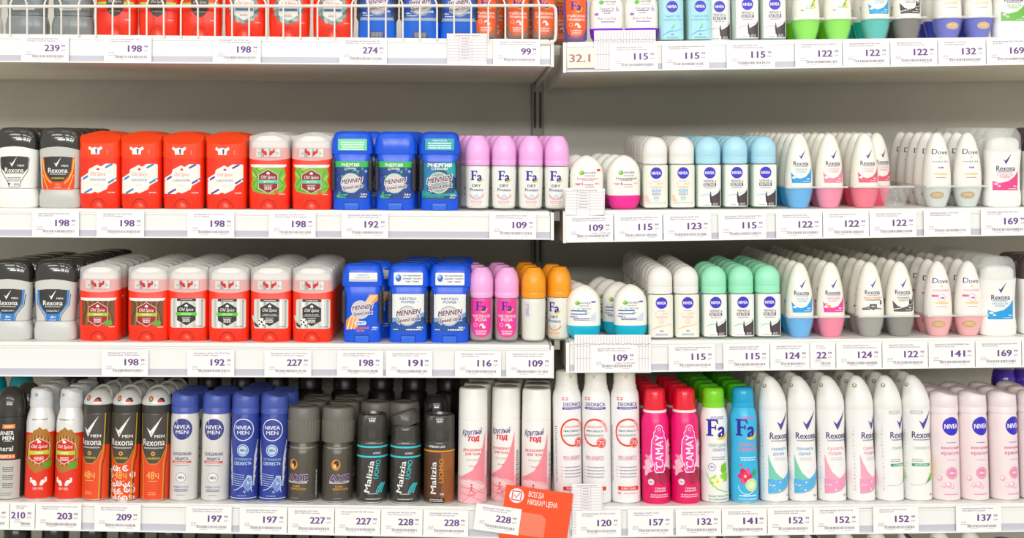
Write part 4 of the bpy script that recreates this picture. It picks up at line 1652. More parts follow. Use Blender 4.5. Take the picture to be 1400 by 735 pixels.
def can_mal(art, orange, opened):
    prof = [(0, 20.6), (2, 21.4), (82, 21.4), (85, 20.8), (87, 19)]
    m = mat('3A3834', 0.14, coat=0.5)
    if opened:
        parts = [P('neck', shared('cm3', lambda: L([(85, 20.6), (100, 20.4), (104, 19.6), (106, 18)], m, 'neck'))),
                 P('lid', shared('cm4', lambda: L([(0, 19.4, 17), (1, 20, 17.4), (17, 19, 16.4), (20, 17.4, 15), (20.2, 15.6, 13.4), (18.4, 14.6, 12.6)], mat('4E4B45', 0.25), 'lid')), None, (0.002, 0.001, 0.1035), (math.radians(-4), math.radians(-20), 0))]
    else:
        parts = [P('cap', shared('cm5', lambda: L([(85, 20.8), (86, 21.4), (118, 20.6), (120.4, 19.4), (120.6, 17.8), (117, 17)], m, 'cap', seg=36))),
                 P('tab', shared('cm6', lambda: L([(0, 2, 1), (1, 5.4, 1.6), (16, 6.4, 1.8), (20, 4, 1)], mat('3E3C38', 0.3), 'tab', seg=12)), 1, (-0.0095, -0.0174, 0.1))]
    return can(art, prof, m if not orange else m, parts, 21.4, 121, 'cm')


def k_mal_cyan():
    return can_mal(art_mal('3AD0DC', 'UOMO', '3AD0DC'), False, False)


def k_mal_open():
    return can_mal(art_mal('3AD0DC', 'UOMO', '3AD0DC'), False, True)


def k_mal_orange():
    return can_mal(art_mal('E0902A', 'UOMO', 'E0902A', True), True, False)


def k_mal_plain():
    prof = [(0, 20.6), (2, 21.4), (100, 21.4), (108, 18)]
    parts = [P('cap', shared('cm7', lambda: L([(107, 18.4), (109, 18.8), (128, 18), (136, 15), (140, 10)], mat('22211F', 0.12, coat=0.5), 'cap')))]
    return can(None, prof, mat('2B2A27', 0.16), parts, 21.4, 140, 'cmp')


def k_can_year():
    A = Art()
    A.rect(-30, 0.8, 30, 38, 'F5B9BE')
    A.band([(-20, 34, 36), (-10, 33, 41), (0, 33, 47), (8, 33, 60), (14, 31, 76), (20, 28, 98)], 'F48E9C')
    A.band([(-20, 32, 34.6), (-6, 34, 35.4), (6, 29, 30.4), (20, 25.4, 26.8)], 'C9BFBE')
    A.band([(-20, 28, 32), (-4, 25, 34), (8, 22, 29), (20, 20, 25)], 'F3CDD0')
    for s0 in ((-20, 24, 20, 14), (-20, 16, 20, 2), (-16, 2, 20, 22)):
        A.line([(s0[0], s0[1]), (0, (s0[1] + s0[3]) / 2 + 2), (s0[2], s0[3])], 1.1, 'EE8496')
    A.text('Круглый', -1, 99, 8, '4A2A84', 28, 0.02, 0.3, 5)
    A.text('год', 2, 91, 7.6, 'E01C40', 16, 0.05, 0.25, 3)
    A.text('ДЕЗОДОРАНТ', 0, 74.6, 3.2, 'E02848', 28, 0.02)
    A.text('ДЛЯ ТЕЛА', 0, 69, 3.2, 'E02848', 22, 0.02)
    A.text('ЖЕНСКИЙ', 0, 61, 2.6, 'C8B8BA', 18, 0.008)
    A.text('150 мл', 0, 52.6, 2.2, 'E06A80', 10, 0.008)
    A.ell(-1, 27, 1.4, 1.4, 'D8203C', 10)
    A.line([(-1, 25), (-1.4, 20), (-5, 16)], 0.9, 'D8203C')
    A.line([(-1.4, 20), (1, 17.6), (4, 16)], 0.9, 'D8203C')
    A.line([(-4, 22.6), (-1, 24), (2, 22)], 0.8, 'D8203C')
    A.text('ГАРМОНИЯ', -1, 13.4, 1.8, 'D8607A', 11, 0.01)
    for i in range(22):
        A.rect(23, 20 + i * 2.4, 26 + (i * 7 % 3), 21 + i * 2.4, '5A5458')
    prof = [(0, 19.6), (2, 20.3), (113, 20.3), (115, 19.8)]
    parts = [P('cap', shared('ck', lambda: L([(114.6, 19.6), (115.2, 20.2), (154, 19.8), (157, 19), (158, 17.4)], mat('F3F2EC', 0.35), 'cap'))),
             P('cap_top', shared('ckt', lambda: L([(157.6, 16.4), (158.6, 16), (158.8, 12)], mat('A9A59C', 0.4), 'cap_top')), 1)]
    return can(A, prof, mat('F2EFEA', 0.32), parts, 20.3, 159, 'ck')


def k_can_deon():
    A = Art()
    A.rect(-14, 142.4, -6, 146.4, 'E8484A')
    A.rect(-11.6, 138.4, -8.4, 150, 'F4F2F4') if False else None
    A.rect(-11, 142.8, -9, 146, 'F4F2F4')
    A.rect(-13, 143.8, -7, 145, 'F4F2F4')
    A.text('DEONICA', 2, 136.6, 5.4, '3E2A8C', 29, 0.014)
    A.rect(-14, 129.6, 17, 132.8, '4A38A0')
    A.text('ANTI-PERSPIRANT', 1.5, 131.2, 1.7, 'E8E4F4', 26, 0.02)
    A.ring(1, 98, 16, 18.4, 'E8442E', 30, 300, 44, 1.05)
    A.ring(1, 98, 15, 19.4, 'F4B4AE', 2, 60, 16, 1.05)
    A.text('ДОКАЗАННАЯ', 0, 106, 2.6, 'E0605A', 22, 0.008)
    A.text('ЭФФЕКТИВНОСТЬ', 0, 100, 2.6, '5A5068', 26, 0.008)
    A.text('И БЕЗОПАСНОСТЬ', 0, 94, 2.6, '5A5068', 26, 0.008)
    A.ell(10, 84, 7, 7, 'E8382A', 24)
    A.ring(10, 84, 5.2, 5.8, 'F6E0DC', k=24)
    A.text('72', 10, 84, 5, 'F8ECE8', 7.4, 0.03)
    A.text('PRO-ЗАЩИТА', 0, 64, 4, 'D87A88', 26, 0.01)
    A.rect(-13, 60.6, 13, 61.2, 'D87A88')
    for i in range(4):
        z = 50.6 - i * 4.4
        A.ell(-15.6, z, 0.7, 0.7, 'E0404A', 8)
        A.blur(1, z, 27, '9A92A8', 1, 1.3, seed=i + 3)
    A.rect(-14, 19, 16, 24.4, 'E8302A')
    A.text('PURE CLEAN', 1, 21.7, 3, 'F8ECEA', 20, 0.02)
    A.text('0%', -12, 15, 3.2, 'E0404A', 5, 0.01)
    A.blur(3, 15, 22, 'E89098', 1, 1.1)
    for i in range(26):
        A.rect(-26, 30 + i * 3, -23.6 + (i * 5 % 3) * 0.5, 31.2 + i * 3, '9A90A0')
    prof = [(0, 19.4), (2, 20), (143, 20), (150, 19.2), (154, 17.8), (157, 16.4)]
    parts = [P('cap', shared('cdc', lambda: L([(156, 16.2), (157, 16.6), (161, 16.4), (162, 15.6), (178, 15), (181, 13.6), (182, 11)], mat('F0EEE6', 0.36), 'cap'))),
             P('nozzle', nozzle(2.2, 'CFCDC6'), 1, (0, -0.0150, 0.174), (math.pi / 2, 0, 0))]
    return can(A, prof, mat('F4F2F2', 0.3), parts, 20, 182, 'cd')


def k_can_camay():
    A = Art()
    for x, z, c, s in ((12, 66, 'F490B8', 1.1), (16, 52, 'F8A8C4', 1.2), (6, 56, 'F078A8', 1.0), (-14, 60, 'F490B8', 0.8), (-17, 48, 'F8B0C8', 0.9), (14, 78, 'F8A0C0', 0.8)):
        for q in range(5):
            t = q * 1.257 + x
            A.ell(x + 5 * s * math.cos(t), z + 6 * s * math.sin(t), 6 * s, 3.2 * s, c if q % 2 else 'F9C0D4', 10, t)
    A.ell(9, 38, 12, 12, '9A1038', 24)
    for r in (10, 7.6, 5.2, 3):
        A.ring(9, 38, r - 1, r, 'C83A5C', 20 * r, 20 * r + 250, 20)
    A.ell(-9, 36, 9, 8, 'B81E50', 20)
    A.rect(-30, 0.8, 30, 28, 'E00A62')
    pts = [(-5, 44), (5, 44), (7, 48), (6.4, 52), (9.6, 58), (10.4, 72), (9.6, 86), (6.8, 92), (7, 97), (4.6, 100), (4.6, 104), (2, 107), (-2, 107), (-4.6, 104), (-4.6, 100), (-7, 97), (-6.8, 92), (-9.6, 86), (-10.4, 72), (-9.6, 58), (-6.4, 52), (-7, 48)]
    A.poly([(x * 1.12, 76 + (z - 76) * 1.04) for x, z in pts], 'F8E4EE')
    A.poly(pts, 'EE3A9A')
    A.text('CAMAY', 0, 72, 11, 'FAF0F4', 45, 0.012, 0, 90)
    A.ring(0, 102.4, 1.6, 2.2, 'F8E4EE', k=14)
    A.ell(-12, 30, 4.4, 4.4, 'F4E0E6', 18)
    A.text('48ч', -12, 30, 2.6, 'C81450', 6, 0.015)
    A.text('ГРАНДЕ', 1, 21.4, 2.2, 'F8ECEE', 15, 0.02)
    A.text('БОЛЬШОЙ', 1, 18, 2.2, 'F8ECEE', 16, 0.02)
    A.blur(0, 12.6, 28, 'F4C8D4', 2, 1.2, 2.8)
    prof = [(0, 18.8), (2, 19.4), (108, 19.4), (115, 18.6), (120, 17), (124, 15.8)]
    parts = [P('neck_ring', shared('cc1', lambda: L([(123.6, 15.6), (124, 16.6), (127, 16.6), (127.4, 15.8)], mat('F2EEEC', 0.35), 'ring'))),
             P('cap', shared('cc2', lambda: L([(127, 15.4), (127.6, 16), (150, 14.8), (154.6, 13.8), (156.6, 11.6), (157, 9)], mat('EC0A2E', 0.14, coat=0.4), 'cap')))]
    return can(A, prof, mat('F01478', 0.28), parts, 19.4, 157, 'cc')


P_CF = [(0, 18.6), (2, 19.2), (30, 19.4), (80, 18), (112, 19), (120, 18.2), (126, 16.6), (130, 15)]


def can_fa(bodyc, capc, art, key):
    parts = [P('cap', shared(('cfc', capc), lambda: L([(129.6, 14.8), (130.4, 15.6), (137, 15.5), (137.6, 15), (138.2, 15.4), (150, 15), (154.6, 14), (156.6, 11.6), (157, 9)], mat(capc, 0.22, coat=0.2), 'cap')))]
    return can(art, P_CF, mat(bodyc, 0.28), parts, 19.4, 157, key)


def k_fa_green_can():
    A = Art()
    A.blur(0, 118, 20, '6A60B0', 2, 1.2, 2.2)
    logo_fa(A, -1, 92, 23)
    A.text('ПРИРОДНАЯ', 0, 79, 4.2, '8FB89A', 26, 0.012)
    A.text('СВЕЖЕСТЬ', 2, 73, 3.6, '8A80B8', 20, 0.012)
    A.blur(1, 63, 22, 'A098C8', 2, 1.4, 2.8)
    A.ring(-9, 49.6, 4.6, 5.2, '5A58B0', k=20)
    A.text('48ч', -9, 50, 2.4, '5A58B0', 5, 0.012)
    A.poly([(4, 52), (12, 56), (14, 44), (10, 36), (3, 44)], '7CC41E')
    A.poly([(2, 38), (10, 44), (16, 40), (14, 30), (6, 30)], '94D43A')
    A.poly([(-12, 34), (-4, 40), (0, 30), (-8, 22)], 'A6DC5A')
    for q in range(5):
        t = q * 1.257 + 0.3
        A.ell(-2 + 4.6 * math.cos(t), 30 + 4.6 * math.sin(t), 4.6, 2.6, 'F4F4C0', 10, t)
    A.ell(-2, 30, 2, 2, 'E8D24A', 10)
    A.band([(-17, 40, 44), (-12, 28, 31), (-2, 19, 21), (10, 15, 16), (18, 14, 14.6)], '9FD850')
    A.text('Аромат Белого Чая', 0, 10.4, 3, '7AB85A', 30, 0.012)
    A.text('БЕЗ СОЛЕЙ АЛЮМИНИЯ', 0, 5.6, 2.2, '6A78B0', 28, 0.012)
    return can_fa('F1F1EE', '7FD81E', A, 'cfw')


def k_fa_green_back():
    return can_fa('F1F1EE', '4EC81A', None, 'cfw')


def k_fa_blue_can():
    A = Art()
    A.blur(2, 118, 20, 'D070B0', 2, 1.2, 2.2)
    logo_fa(A, -1, 92, 23)
    A.text('Летние', 0, 80.6, 6, 'E880B0', 23, 0.004, 0.3)
    A.text('Моменты', 0, 73.4, 6, 'E880B0', 25, 0.004, 0.3)
    A.blur(1, 62, 25, 'D8F0F8', 2, 1.6, 3)
    A.text('48ч', -9, 52, 3, 'E8408A', 6, 0.02)
    for q in range(6):
        t = q * 1.047
        A.ell(-4 + 4.6 * math.cos(t), 37 + 6 * math.sin(t), 6, 4, ['E8206A', 'F0508C', 'D81458'][q % 3], 10, t)
    A.ell(-4, 37, 2, 2, 'F8D040', 8)
    A.poly([(4, 40), (10, 46), (15, 42), (9, 36)], '3CA858')
    A.ring(5, 25, 5, 9, 'C8E8A0', k=22)
    A.ell(5, 25, 5, 5, 'E4F2C8', 16)
    A.ring(-2, 24, 11, 12, 'DDF4FA', 180, 330, 20)
    A.blur(0, 10.4, 30, 'E4F6FA', 1, 2.0)
    A.text('БЕЗ СОЛЕЙ АЛЮМИНИЯ', 0, 5.8, 2.2, 'E4F6FA', 27, 0.015)
    return can_fa('37B8E6', '18A8DC', A, 'cfb')


P_CW = [(0, 18.8), (2, 19.4), (50, 19.4), (85, 18.1), (112, 19.2), (126, 19.4)]


def can_rw(art):
    cap = shared('crw', lambda: L([(126, 19.1), (126.6, 19.4), (136, 19.2), (146, 17.4, None, None, 0, -0.6), (156, 14.4, None, None, 0, -2.0), (164, 10.8, None, None, 0, -3.8), (169, 7.6, None, None, 0, -5.4), (171.6, 4.4, None, None, 0, -6.8), (172, 2, None, None, 0, -7.4)], mat('F2F1ED', 0.34), 'cap'))
    parts = [P('cap', cap), P('nozzle', nozzle(3.0, '8E8A7E'), 1, (-0.0147, -0.0036, 0.1592), tuple(Vector((-0.9, -0.3, 0.36)).to_track_quat('Z', 'Y').to_euler()))]
    return can(art, P_CW, mat('F4F3F1', 0.3), parts, 19.7, 172, 'crw')


def can_rw_open():
    """cap twisted open: slanted dark mouth"""
    cap = shared('crwo', lambda: finish(loft([(126, 19.4), (126.6, 19.7), (140, 18.4), (152, 16.4, None, None, 0, 0, 0), (170, 14, None, None, 0, 0, 0)], cut=[((0, 0, 160), (0.5, -0.5, 0.7))]), mat('F2F1ED', 0.34), 'cap'))
    mouth = shared('crwm', lambda: L([(0, 11, 12), (0.6, 11, 12), (0.7, 9, 10)], mat('3C4058', 0.4), 'mouth', seg=24))
    rot = Vector((0.5, -0.5, 0.7)).to_track_quat('Z', 'Y').to_euler()
    return can(None, P_CW, mat('F4F3F1', 0.3), [P('cap', cap), P('mouth', mouth, 1, (0, 0, 0.1598), tuple(rot))], 19.7, 165, 'crwo')


def art_rw(swA, swB, name, ink, new=False):
    A = Art()
    if swA:
        A.band([(-19, 34, 66), (-15, 32, 54), (-9, 30.6, 42), (-2, 31, 35), (2, 32, 32.6)], swA)
        A.band([(-20, 13, 33), (-8, 14, 31.4), (2, 17, 33), (10, 22, 38), (20, 31, 46)], swB)
        rnd = random.Random(11)
        for i in range(26):
            x = rnd.uniform(-18, 16)
            A.ell(x, 23 + x * 0.3 + rnd.uniform(-5, 8) + (3 if x > 4 else 0), rnd.uniform(0.6, 1.8), rnd.uniform(0.6, 1.4), rnd.choice([swA, 'F2F0EE', swB]), 8)
        A.band([(-20, 11.6, 13), (-8, 12.8, 14), (2, 15.6, 17), (10, 20.4, 22), (20, 29, 31)], 'C9C9C6')
    else:
        A.band([(-20, 22, 23), (-8, 22.6, 23.4), (2, 25, 26), (10, 31, 32), (20, 43, 44)], 'C9C9C6')
        A.poly([(0, 24), (10, 38), (17, 44), (13, 30)], '4FB83A')
        A.poly([(11, 34), (15, 58), (19, 58), (18, 34), (14.6, 28)], 'E6D828')
        for i in range(8):
            A.line([(12.4, 34 + i * 3), (18.6, 35.6 + i * 3)], 0.5, 'B8A010')
        A.rect(-17, 48.6, 9, 52.4, '3F9A6A')
        A.blur(-4, 50.5, 22, 'D8F0E0', 1, 1.4)
        A.blur(-9, 58, 16, 'A8B8AC', 2, 1.1, 2.6)
    A.check(0, 99, 27, '55489E')
    A.text('Rexona', 0, 91.6, 9, '3A2C78', 31, 0.012)
    A.text('motionsense', 0, 85, 2.6, '3A2C78', 27, 0.006)
    A.text(name[0], -2, 74, 4.4, ink, 24, 0.004)
    if name[1]:
        A.text(name[1], -4, 67.6, 4.4, ink, 18 if name[1] == 'пудры' else 16, 0.004)
        A.blur(-2, 61, 18, 'C8C6CC', 2, 0.9, 2.4)
    if new:
        A.rrect(-18, 120, 0, 125, 2, 'C6CCC8')
        A.text('НОВИНКА', -9, 122.5, 2, 'F4F4F2', 13, 0.02)
    A.text('48ч', 11, 9.6, 3, '9A9AA8', 8, 0.006)
    for i in range(18):
        A.rect(-27.5 + (i * 7 % 3) * 0.5, 16 + i * 5, -26, 18 + i * 5, 'C4BED0')
    return A


def k_rw_shower():
    return can_rw(art_rw('7AD0B4', '5AB4EA', ('свежесть', 'душа'), '6AA8D4'))


def k_rw_powder():
    return can_rw(art_rw('F6A8BC', 'F19CC0', ('сухость', 'пудры'), 'EE8CA0'))


def k_rw_bamboo():
    return can_rw(art_rw(None, None, ('свежесть', ''), 'A0CCAC', True))


def k_purple():
    prof = [(0, 19), (2, 19.6), (118, 19.6), (124, 18)]
    parts = [P('cap', shared('cpu', lambda: L([(124, 18.4), (125, 18.8), (146, 17.4), (156, 15.6), (160, 13)], mat('4A2CB0', 0.14, coat=0.5), 'cap')))]
    return can(None, prof, mat('D8C8E4', 0.3), parts, 19.6, 160, 'cpu')


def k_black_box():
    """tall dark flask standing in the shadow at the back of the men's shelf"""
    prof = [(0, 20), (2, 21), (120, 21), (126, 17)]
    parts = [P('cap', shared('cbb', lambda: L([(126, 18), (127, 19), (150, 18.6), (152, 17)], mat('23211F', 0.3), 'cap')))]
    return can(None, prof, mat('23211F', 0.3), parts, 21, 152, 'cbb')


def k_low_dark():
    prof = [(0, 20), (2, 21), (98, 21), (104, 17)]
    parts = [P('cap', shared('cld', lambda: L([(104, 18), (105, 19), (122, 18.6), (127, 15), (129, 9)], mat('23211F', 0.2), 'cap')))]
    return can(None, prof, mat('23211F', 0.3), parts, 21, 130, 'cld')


# ------------------------------------------------------------------ setting the products out on the shelves
KC = {}


def kind(fn):
    if fn not in KC:
        KC[fn] = fn()
    return KC[fn]


ORD = ['', 'first', 'second', 'third', 'fourth', 'fifth', 'sixth', 'seventh', 'eighth', 'ninth', 'tenth']
PENDING = []


def put(fn, px, s, ref, rows=0, back=None, gap=1.0, drift=0.0, rot=0.0, y=0.0, rot_back=None, side=None, group=None, tray=None, start=1, skip=()):
    """queue one column: the front product and the ones standing behind it"""
    PENDING.append((fn, px, s, ref, rows, back, gap, drift, rot, y, rot_back, side, group, tray, start, skip))


CATS = {'deodorant_stick': 'stick', 'roll_on_deodorant': 'roll-on', 'aerosol_can': 'aerosol can'}
TRAYS = []
FRONT = []


def set_out(fn, px, s, ref, rows, back, gap, drift, rot, y, rot_back, side, group, tray, start, skip):
    k = kind(fn)
    FRONT.append((s, px + 0.001 * y * 30, ref.split(',')[0], y))
    side = side or ('L' if px < 764 else 'R')
    ax, py = shelf_slope(s, side)
    rnd = random.Random(px * 7 + s)
    Y = YF + y + k.b
    X = wx(px, Y)
    for r in range(rows + 1):
        kk = k if r == 0 or back is None else kind(back)
        if r:
            Y += max(k.b, kk.b) * 2 + gap
            X += drift
        if r and r in skip:
            continue
        if r == 0 and start == 0:
            continue
        x = X + (rnd.uniform(-0.5, 0.5) if r else 0)
        e = bpy.data.objects.new(kk.name, None)
        COL.objects.link(e)
        e.empty_display_size = 0.02
        e.location = (x * S, Y * S, (shelf_z(s, side, x, Y) + 0.15) * S)
        e.rotation_mode = 'ZYX'
        rz = rot if r == 0 else (rnd.uniform(-6, 6) + (rot_back if rot_back is not None else rot))
        e.rotation_euler = (math.atan(py), -math.atan(ax), math.radians(rz))
        if r == 0:
            lab = ref
        else:
            lab = '%s %s behind the %s' % (ORD[r], 'can' if kk.name == 'aerosol_can' else CATS[kk.name], ref)
        tag(e, lab, 'deodorant', group or ('%ss on the %s shelf' % (CATS[kk.name], NTH[s])))
        made = []
        for nm, me, par, loc, ro in kk.parts:
            o = obj(nm, me, made[par] if par is not None else e, loc, ro)
            made.append(o)
    if tray is not None:
        TRAYS.append((px, s, side, k, rows, tray, drift, X))


F = put
# --- top shelf, left bay
for i, px in enumerate((38, 101)):
    F(k_men_grey, px, 1, ('leftmost', 'right-hand')[i] + ' grey stick behind the wire guard, top shelf')
F(k_men_white, -26, 1, 'white stick cut by the left picture edge, top shelf')
for i, px in enumerate((161, 218.5, 276)):
    F(k_red_lime, px, 1, ('left', 'middle', 'right')[i] + ' red stick with lime green line, top shelf')
for i, px in enumerate((336, 396, 456)):
    F(k_red_wreath, px, 1, ('left', 'middle', 'right')[i] + ' red stick with grey-green wreath label, top shelf')
for i, px in enumerate((516, 575, 627)):
    F(k_blue_gel, px, 1, ('left', 'middle', 'right')[i] + ' blue gel stick behind the wire guard, top shelf', y=(0, 0, 4)[i])
for i, px in enumerate((664, 707.5, 743)):
    F(k_fa_exotic, px, 1, ('left', 'middle', 'right')[i] + ' orange roll-on behind the wire guard, top shelf', 1 if i < 2 else 0, drift=12, side='L')
# --- top shelf, right bay
F(k_fa_exotic, 765, 1, 'shaded orange roll-on set back at the bay joint, top shelf', side='R', y=55, rot=8)
F(k_fa_exotic_violet, 787, 1, 'orange-labelled roll-on with violet liquid, top shelf')
for i, px in enumerate((829, 877)):
    F(k_gar_violet, px, 1, ('left', 'right')[i] + ' white roll-on with violet lower cap, top shelf')
for i, px in enumerate((917, 955)):
    F(k_nivea_fresh, px, 1, ('left', 'right')[i] + ' pale blue roll-on with round navy logo, top shelf', 2)
F(k_nivea_rose, 981, 1, 'left black-and-white label roll-on, top shelf', 1, y=22)
for i, px in enumerate((1019, 1056)):
    F(k_nivea_rose, px, 1, ('middle', 'right')[i] + ' black-and-white label roll-on, top shelf', 2)
for i, px in enumerate((1101.5, 1145)):
    F(k_egg_lime, px, 1, ('left', 'right')[i] + ' white roll-on in bright green cap, top shelf', 3, tray=1)
F(k_egg_teal, 1197, 1, 'white roll-on in turquoise cap, top shelf', 3, tray=1)
F(k_egg_onyx, 1239.5, 1, 'white roll-on in dark olive cap, top shelf', 2, tray=1)
for i, px in enumerate((1295, 1337)):
    F(k_dove_blue, px, 1, ('left', 'right')[i] + ' white roll-on in violet-blue cap, top shelf', 3, tray=1)


def k_w_green():
    return stick_w('6FBE4A', ('СВЕЖЕСТЬ', 'БАМБУКА'))


def k_w_pink():
    return stick_w('E8468C', ('СУХОСТЬ', 'ПУДРЫ'))


def k_w_blue():
    return stick_w('1E9FE0', ('ЛЕГКОСТЬ', 'ХЛОПКА'))


def k_w_dark():
    return stick_w('5A5558', ('НЕВИДИМАЯ', 'ЗАЩИТА'), '4A3A3C')


F(k_w_green, 1381, 1, 'white stick with green leaf label, right end of top shelf')

# --- second shelf, left bay
F(k_men_white, 25, 2, 'white stick with black cap, left end of second shelf', 3, gap=0.6)
F(k_men_fire, 84, 2, 'silver stick with orange flame label, second shelf', 4, gap=0.6, drift=1)
for i, px in enumerate((138.5, 194.5)):
    F(k_red_blue, px, 2, ('left', 'right')[i] + ' red stick with blue-striped white label, second shelf', 2)
for i, px in enumerate((252, 310.5)):
    F(k_red_violet, px, 2, ('left', 'right')[i] + ' red stick with violet-striped white label, second shelf', 2)
for i, px in enumerate((369, 427.5)):
    F(k_red_leaf, px, 2, ('left', 'right')[i] + ' red stick with green leaf label, second shelf', 5, gap=0.3)
F(k_blue_green_a, 482, 2, 'blue stick with green cap sticker, second shelf', 1, k_blue_green_b, drift=14)
F(k_blue_green_b, 541, 2, 'blue stick without cap sticker, second shelf', 2, drift=5)
F(k_blue_teal, 601, 2, 'blue stick with large teal label, second shelf')
for i, px in enumerate((652.5, 688.7, 725.2, 760.6)):
    F(k_fa_pink_dry, px, 2, ('leftmost', 'second', 'third', 'rightmost')[i] + ' pink-capped white roll-on, second shelf', 2, drift=(-9, -8, -7, -6)[i], side='L', rot=(-4, 0, 3, -6)[i], gap=2)

# --- second shelf, right bay
F(k_gar_teal_w, 802, 2, 'squat roll-on behind the paper slip, second shelf', 2, drift=-12, gap=3)
F(k_gar_pink, 852.5, 2, 'squat white roll-on with pink lower cap, second shelf', 3, drift=-8, gap=3, rot=8)
for i, px in enumerate((895, 931.5)):
    F(k_nivea_powder, px, 2, ('left', 'right')[i] + ' cream roll-on with round navy logo, second shelf', (7, 4)[i], gap=1.5, drift=0.5)
for i, px in enumerate((967.5, 1004.2, 1043)):
    F(k_nivea_sky, px, 2, ('left', 'middle', 'right')[i] + ' sky-blue capped roll-on, second shelf', (6, 5, 5)[i], gap=1)
F(k_egg_blue, 1091.5, 2, 'white roll-on in blue cap, second shelf', 9, tray=1)
F(k_egg_pink, 1133, 2, 'white roll-on in pink cap, second shelf', 9, tray=1, rot=8)
F(k_egg_coral, 1181, 2, 'white roll-on in coral red cap, second shelf', 7, tray=1, rot=4, skip=(6,))
F(k_egg_coral, 1198, 2, 'white roll-on set back beside the empty clear cup, second shelf', 5, y=40, rot=20)
F(k_dove_white, 1280, 2, 'left white roll-on with pale grey cap, second shelf', 4, tray=1)
F(k_dove_white, 1321.5, 2, 'right white roll-on with pale grey cap, second shelf', 5, tray=1)
F(k_w_pink, 1369, 2, 'white stick with clear cap and pink wave, second shelf', 6, gap=0.4)
F(k_w_dark, 1421, 2, 'dark-capped white stick at right edge, second shelf', 1, y=2)

# --- third shelf, left bay
for i, px in enumerate((16, 77)):
    F(k_men_cobalt, px, 3, ('left', 'right')[i] + ' silver stick with black-blue label, third shelf', (4, 6)[i], gap=0.4, drift=(6, 4)[i])
for i, px in enumerate((138, 204)):
    F(k_red_wood, px, 3, ('left', 'right')[i] + ' red stick with brown wood label, third shelf', 5, gap=0.4)
for i, px in enumerate((258, 313.5)):
    F(k_red_silver, px, 3, ('left', 'right')[i] + ' red stick with green-banded silver label, third shelf', 5, gap=0.4, y=(3, 0)[i])
for i, px in enumerate((371, 428)):
    F(k_red_ball, px, 3, ('left', 'right')[i] + ' red stick with football on silver label, third shelf', 5, gap=0.4)
F(k_blue_247, 496, 3, 'blue stick with orange streak label, third shelf', 1, drift=12, gap=6)
for i, px in enumerate((558.5, 615)):
    F(k_blue_neutro, px, 3, ('left', 'right')[i] + ' blue stick with half-white label, third shelf', 3, drift=(5, 3)[i], gap=1.5)
for i, px in enumerate((657.5, 692.5)):
    F(k_fa_rose, px, 3, ('left', 'right')[i] + ' pink-labelled roll-on, third shelf', 2, drift=-6, gap=2)
F(k_fa_orange_back, 729, 3, 'orange-capped roll-on turned back to front, third shelf', 2, drift=-4, gap=6)
F(k_fa_orange_dry, 764, 3, 'orange-capped roll-on at the bay joint, third shelf', 1, drift=-8, y=14, rot=-28, side='L', gap=4)

# --- third shelf, right bay
F(k_gar_blue, 798.5, 3, 'squat roll-on above the paper slip, third shelf', 3, drift=-7, gap=3, rot=-4)
F(k_gar_blue, 862, 3, 'squat roll-on beside the cream roll-ons, third shelf', 0, gap=3)
F(k_gar_blue, 846, 3, 'squat roll-on set back in shade, third shelf', 2, drift=-9, gap=3, y=36, rot=-10)
for i, px in enumerate((902.5, 938)):
    F(k_nivea_powder2, px, 3, ('left', 'right')[i] + ' cream roll-on with peach lettering, third shelf', (9, 6)[i], gap=1.5, drift=(0.3, 1)[i])
for i, px in enumerate((976, 1013, 1049)):
    F(k_nivea_mint, px, 3, ('left', 'middle', 'right')[i] + ' mint-capped roll-on, third shelf', (2, 5, 5)[i], gap=2, drift=0.5)
F(k_egg_blue, 1093, 3, 'white roll-on in blue cap, third shelf', 9, tray=1)
F(k_egg_flower, 1135.5, 3, 'white roll-on in pink cap with flower label, third shelf', 9, tray=1)
F(k_egg_grey, 1189, 3, 'white roll-on in warm grey cap, third shelf', 9, tray=1, drift=-1)
F(k_egg_dark, 1230, 3, 'white roll-on in dark grey cap, third shelf', 9, tray=1)
F(k_dove_pink, 1282, 3, 'left white roll-on in salmon pink cap, third shelf', 8, tray=1)
F(k_dove_pink, 1323.5, 3, 'right white roll-on in salmon pink cap, third shelf', 8, tray=1)
F(k_w_blue, 1363, 3, 'white stick with clear cap and blue wave, third shelf', 6, gap=0.4)
F(k_w_dark, 1416, 3, 'dark-capped white stick at right edge, third shelf', 2, y=10)

# --- fourth shelf, left bay
F(k_can_garnier, 12, 4, 'dark domed can with orange print, left end of fourth shelf', 1, drift=8, gap=3)
F(k_can_teal, 26, 4, 'teal-capped can set back at the left end, fourth shelf', 0, y=95)
F(k_can_teal, -12, 4, 'teal-capped can cut by the left picture edge, fourth shelf', 0, y=100)
for i, px in enumerate((53.5, 94.5)):
    F(k_can_red, px, 4, ('left', 'right')[i] + ' silver and red can with wood label, fourth shelf', 2, drift=-2, gap=2, rot=(14, -6)[i])
F(k_can_fire, 132, 4, 'left black and orange can with white tick, fourth shelf', 2, drift=2, gap=2, rot=-16)
F(k_can_swirl, 171.5, 4, 'middle black and orange can with red swirls, fourth shelf', 2, k_can_fire, drift=2, gap=2, rot=-6)
F(k_can_fire, 211.5, 4, 'right black and orange can with white tick, fourth shelf', 2, drift=2, gap=2, rot=4)
for i, px in enumerate((251, 294)):
    F(k_can_niv_silver, px, 4, ('left', 'right')[i] + ' silver can with navy disc, fourth shelf', 1, drift=4, gap=3)
for i, px in enumerate((334, 373.5)):
    F(k_can_niv_blue, px, 4, ('left', 'right')[i] + ' navy blue can with round logo, fourth shelf', 2 - i, drift=(3, 8)[i], gap=3)
F(k_can_axe, 413.7, 4, 'left brown-black can with ribbed cap, fourth shelf', 2, drift=3, gap=2, rot=-14)
F(k_can_axe, 460.8, 4, 'right brown-black can with ribbed cap, fourth shelf', 2, drift=3, gap=2, rot=16)
